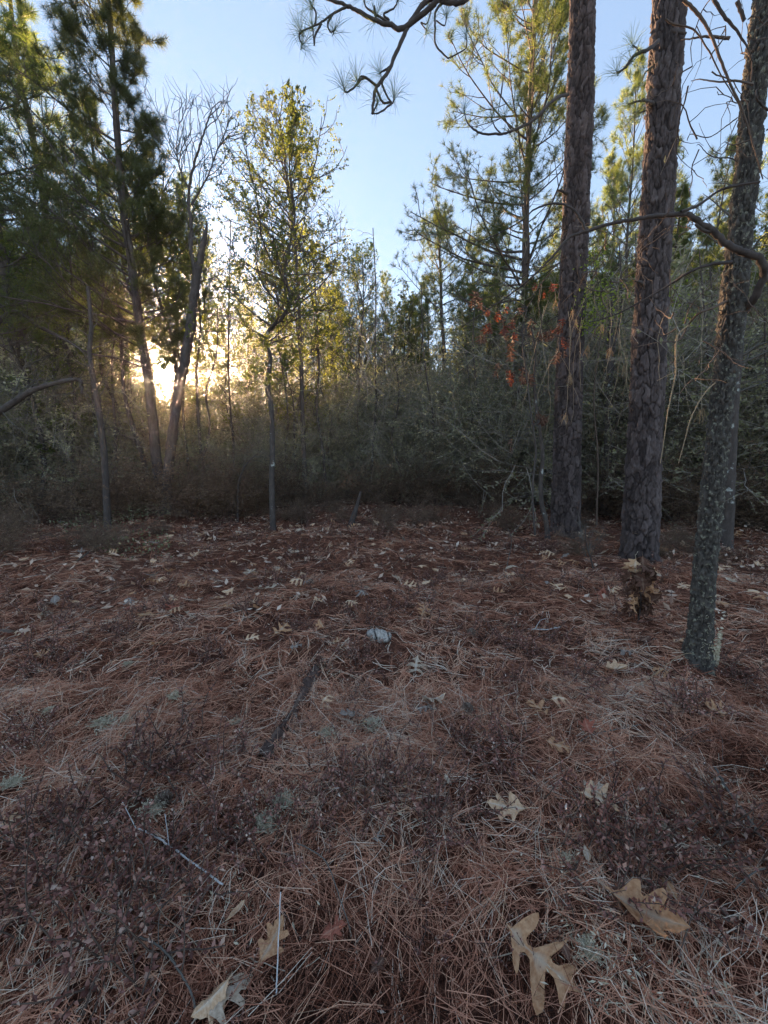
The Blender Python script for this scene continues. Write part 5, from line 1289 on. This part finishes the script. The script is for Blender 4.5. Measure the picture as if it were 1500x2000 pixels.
# rotting branch, ragged bark
W = np.array([gnd(a_, b_, .012) for a_, b_ in ((618, 1312), (600, 1345), (580, 1385), (560, 1420), (535, 1455), (515, 1490))]); base = W[0].copy()
rng = np.random.default_rng(3); P = smooth_path(W - base, 60); mb = MB()
tubes(mb, P[None], (.030 * (1 + .3 * np.sin(np.linspace(0, 9, 60))))[None], 12, .5, .22, rng)
o = mb.build('rotting_branch', M['rotten']); o.location = base; tag(o, 'dark rotting branch with ragged bark half buried in straw', 'rotting branch')
for k in range(16):
    t0 = rng.integers(2, 54); c = P[t0] + rng.normal(0, .012, 3) + (0, 0, .026); d = nrm(P[t0 + 4] - P[t0]); mb = MB()
    s_ = rng.uniform(.03, .08); n_ = nrm(np.cross(d, rng.normal(0, 1, 3))) * rng.uniform(.008, .016); up = np.array((0, 0, .006))
    bx_ = np.array([c + d * a_ * s_ + n_ * b_ + up * c_ for c_ in (-.5, .5) for a_, b_ in ((-1, -1), (1, -.6), (.8, 1), (-.9, .8))])
    mb.add(bx_, quads=[(0, 1, 2, 3), (7, 6, 5, 4), (0, 4, 5, 1), (1, 5, 6, 2), (2, 6, 7, 3), (3, 7, 4, 0)], rnd=rng.uniform(.3, 1)); mb.build('bark_flake', M['rotten'], o, False)

# reindeer lichen mounds
def lichen_me(seed):
    rng = np.random.default_rng(seed); mb = MB(); k = 90
    z = rng.uniform(.05, 1, k); a_ = rng.uniform(0, 6.28, k); s_ = np.sqrt(1 - z * z)
    D = np.stack((s_ * np.cos(a_), s_ * np.sin(a_), z), -1); S = np.stack((rng.normal(0, .3, k), rng.normal(0, .3, k), np.zeros(k)), -1)
    A = grow(S, D, rng.uniform(.4, .9, k), 4, .3, 0, rng); tubes(mb, A, np.linspace(.05, .03, 4)[None], 3, rng.uniform(0, 1, k))
    s2, d2, _, i2 = spawn(A, 5, .4, 1, .9, rng); tubes(mb, grow(s2, d2, rng.uniform(.12, .25, len(s2)), 3, .3, 0, rng), np.linspace(.03, .015, 3)[None], 3, rng.uniform(0, 1, len(s2)))
    return mb.mesh('lichen_mound', M['lichen'])
LM = [lichen_me(i) for i in range(3)]
for i, (px, py, w, lab) in enumerate([(205, 1420, 44, 'largest pale green lichen mound on the left straw'), (247, 1413, 26, 'smaller lichen mound right of the largest one'), (460, 1418, 22, 'small white lichen tuft left of the rotting branch'),
                                      (25, 1540, 46, 'grey-green lichen mound at the left frame edge'), (340, 1368, 30, 'thin lichen tuft behind the left mounds'), (95, 1395, 22, 'white lichen scrap on the far left straw'),
                                      (250, 1303, 18, 'tiny pale lichen chip on the middle left straw'), (520, 1618, 48, 'whitish flat lichen mat in the lower middle straw'), (553, 1578, 40, 'whitish lichen mat above the flat one'),
                                      (88, 1205, 22, 'pale lichen tuft far along the left straw'), (1110, 1690, 26, 'white lichen tuft above the large lobed leaf'), (725, 1425, 36, 'grey lichen tuft in the centre straw'),
                                      (640, 1440, 30, 'faint lichen tuft right of the rotting branch end'), (1150, 1870, 44, 'whitish lichen patch right of the large lobed leaf'), (300, 1590, 50, 'grey curled lichen in the lower left heath'),
                                      (1300, 1640, 44, 'pale lichen strands on the right straw'), (1350, 1055, 22, 'white lichen tuft behind the oak trunk')]):
    q = gnd(px, py, .03); s_ = px_size(w, q) * .62
    o = link('lichen_mound', LM[i % 3]); o.location = q; o.rotation_euler = (0, 0, i); o.scale = (s_, s_, s_ * .55)
    tag(o, lab, 'lichen', 'reindeer lichen on the straw')

# scraps of grey lichen and curled whitish leaf bits in patches
mb = MB(); rng = np.random.default_rng(66)
for px, py, n_, sp_ in ((300, 1590, 90, .10), (240, 1700, 90, .12), (330, 1730, 70, .10), (120, 1600, 60, .12), (60, 1480, 70, .14), (200, 1440, 60, .15), (520, 1600, 90, .10), (560, 1580, 60, .08), (640, 1500, 60, .12), (810, 1590, 70, .09), (1110, 1690, 60, .06),
                        (1150, 1870, 120, .09), (1330, 1640, 110, .10), (1260, 1600, 60, .10), (1210, 1880, 80, .09), (1440, 1560, 80, .10), (1400, 1960, 60, .08), (1000, 1400, 60, .14), (720, 1430, 60, .10), (460, 1330, 60, .14), (150, 1290, 60, .2),
                        (700, 1270, 40, .12), (640, 1330, 60, .12), (90, 1800, 80, .10), (480, 1790, 60, .10), (1060, 1240, 50, .12), (1160, 1420, 60, .12)):
    c = gnd(px, py); x = c[0] + rng.normal(0, sp_, n_); y = c[1] + rng.normal(0, sp_, n_); th = rng.uniform(0, 6.28, n_)
    leaf_quads(mb, np.stack((x, y, gh(x, y) + rng.uniform(.02, .055, n_)), -1), nrm(np.stack((np.cos(th), np.sin(th), rng.normal(.3, .6, n_)), -1)), rng.uniform(.008, .026, n_), rng.uniform(.003, .008, n_), rng)
    S = np.stack((x[::2], y[::2], gh(x[::2], y[::2]) + .02), -1); k = len(S)
    tubes(mb, grow(S, rng.normal(0, 1, (k, 3)) * (1, 1, .5) + (0, 0, .3), rng.uniform(.02, .06, k), 4, .5, 0, rng), np.linspace(.0016, .0008, 4)[None], 3, rng.uniform(0, 1, k))
tag(mb.build('lichen_scraps', M['lichen'], smooth=False), 'whitish lichen scraps and curled leaf bits in patches on the straw', None, None, 'stuff')

# pine cones
def cone_me():
    mb = MB(); rng = np.random.default_rng(2)
    tubes(mb, np.array([[(0, 0, z) for z in np.linspace(-.5, .5, 6)]]), np.array([[.05, .14, .18, .17, .1, .03]]), 8, .2)
    for i in range(70):
        f = i / 70; a_ = i * 2.399; z = -.45 + .9 * f; r_ = .34 * math.sin(math.pi * (f * .86 + .1)) + .06
        d = np.array((math.cos(a_), math.sin(a_), .25)); s_ = np.array((-math.sin(a_), math.cos(a_), 0)) * .075
        c0 = np.array((d[0] * .08, d[1] * .08, z)); c1 = c0 + nrm(d) * r_; up = np.array((0, 0, .03))
        v = np.array((c0 - s_ * .5, c0 + s_ * .5, c1 + s_, c1 - s_, c0 - s_ * .5 - up, c0 + s_ * .5 - up, c1 + s_ - up, c1 - s_ - up))
        mb.add(v, quads=[(0, 1, 2, 3), (7, 6, 5, 4), (3, 2, 6, 7), (1, 5, 6, 2), (0, 3, 7, 4)], rnd=rng.uniform(.2, 1))
    return mb.mesh('pine_cone', M['cone'], False)
cm = cone_me()
for px, py, s_, lab in ((912, 1392, .08, 'dark pine cone on the centre right straw'), (920, 1242, .08, 'grey pine cone right of the white wood chunk'), (320, 1575, .09, 'grey pine cone in the lower left heath')):
    q = gnd(px, py, .03); o = link('pine_cone', cm); o.location = q; o.scale = (s_,) * 3; o.rotation_euler = (1.4, .2, px % 6); tag(o, lab, 'pine cone', 'pine cones on the straw')

# ------------------------------------------------------------------ haze volume added to spread the sun's warm glow
if HAZE:
    mb = MB(); a_ = 91.0
    v = np.array([(x, y, z) for z in (-2.0, 20.0) for x, y in ((-a_, -23), (a_, -23), (a_, 115), (-a_, 115))])
    mb.add(v, quads=[(3, 2, 1, 0), (4, 5, 6, 7), (0, 1, 5, 4), (1, 2, 6, 5), (2, 3, 7, 6), (3, 0, 4, 7)])
    m, n, l = new_mat('added_haze_air')
    pv = n.new('ShaderNodeVolumePrincipled'); pv.inputs['Density'].default_value = HAZE; pv.inputs['Color'].default_value = (.95, .93, .9, 1); pv.inputs['Anisotropy'].default_value = .88
    o_ = n.new('ShaderNodeOutputMaterial'); l.new(pv.outputs[0], o_.inputs['Volume'])
    tag(mb.build('haze', m, smooth=False), 'thin evening haze filling the air of the woods', None, None, 'stuff')
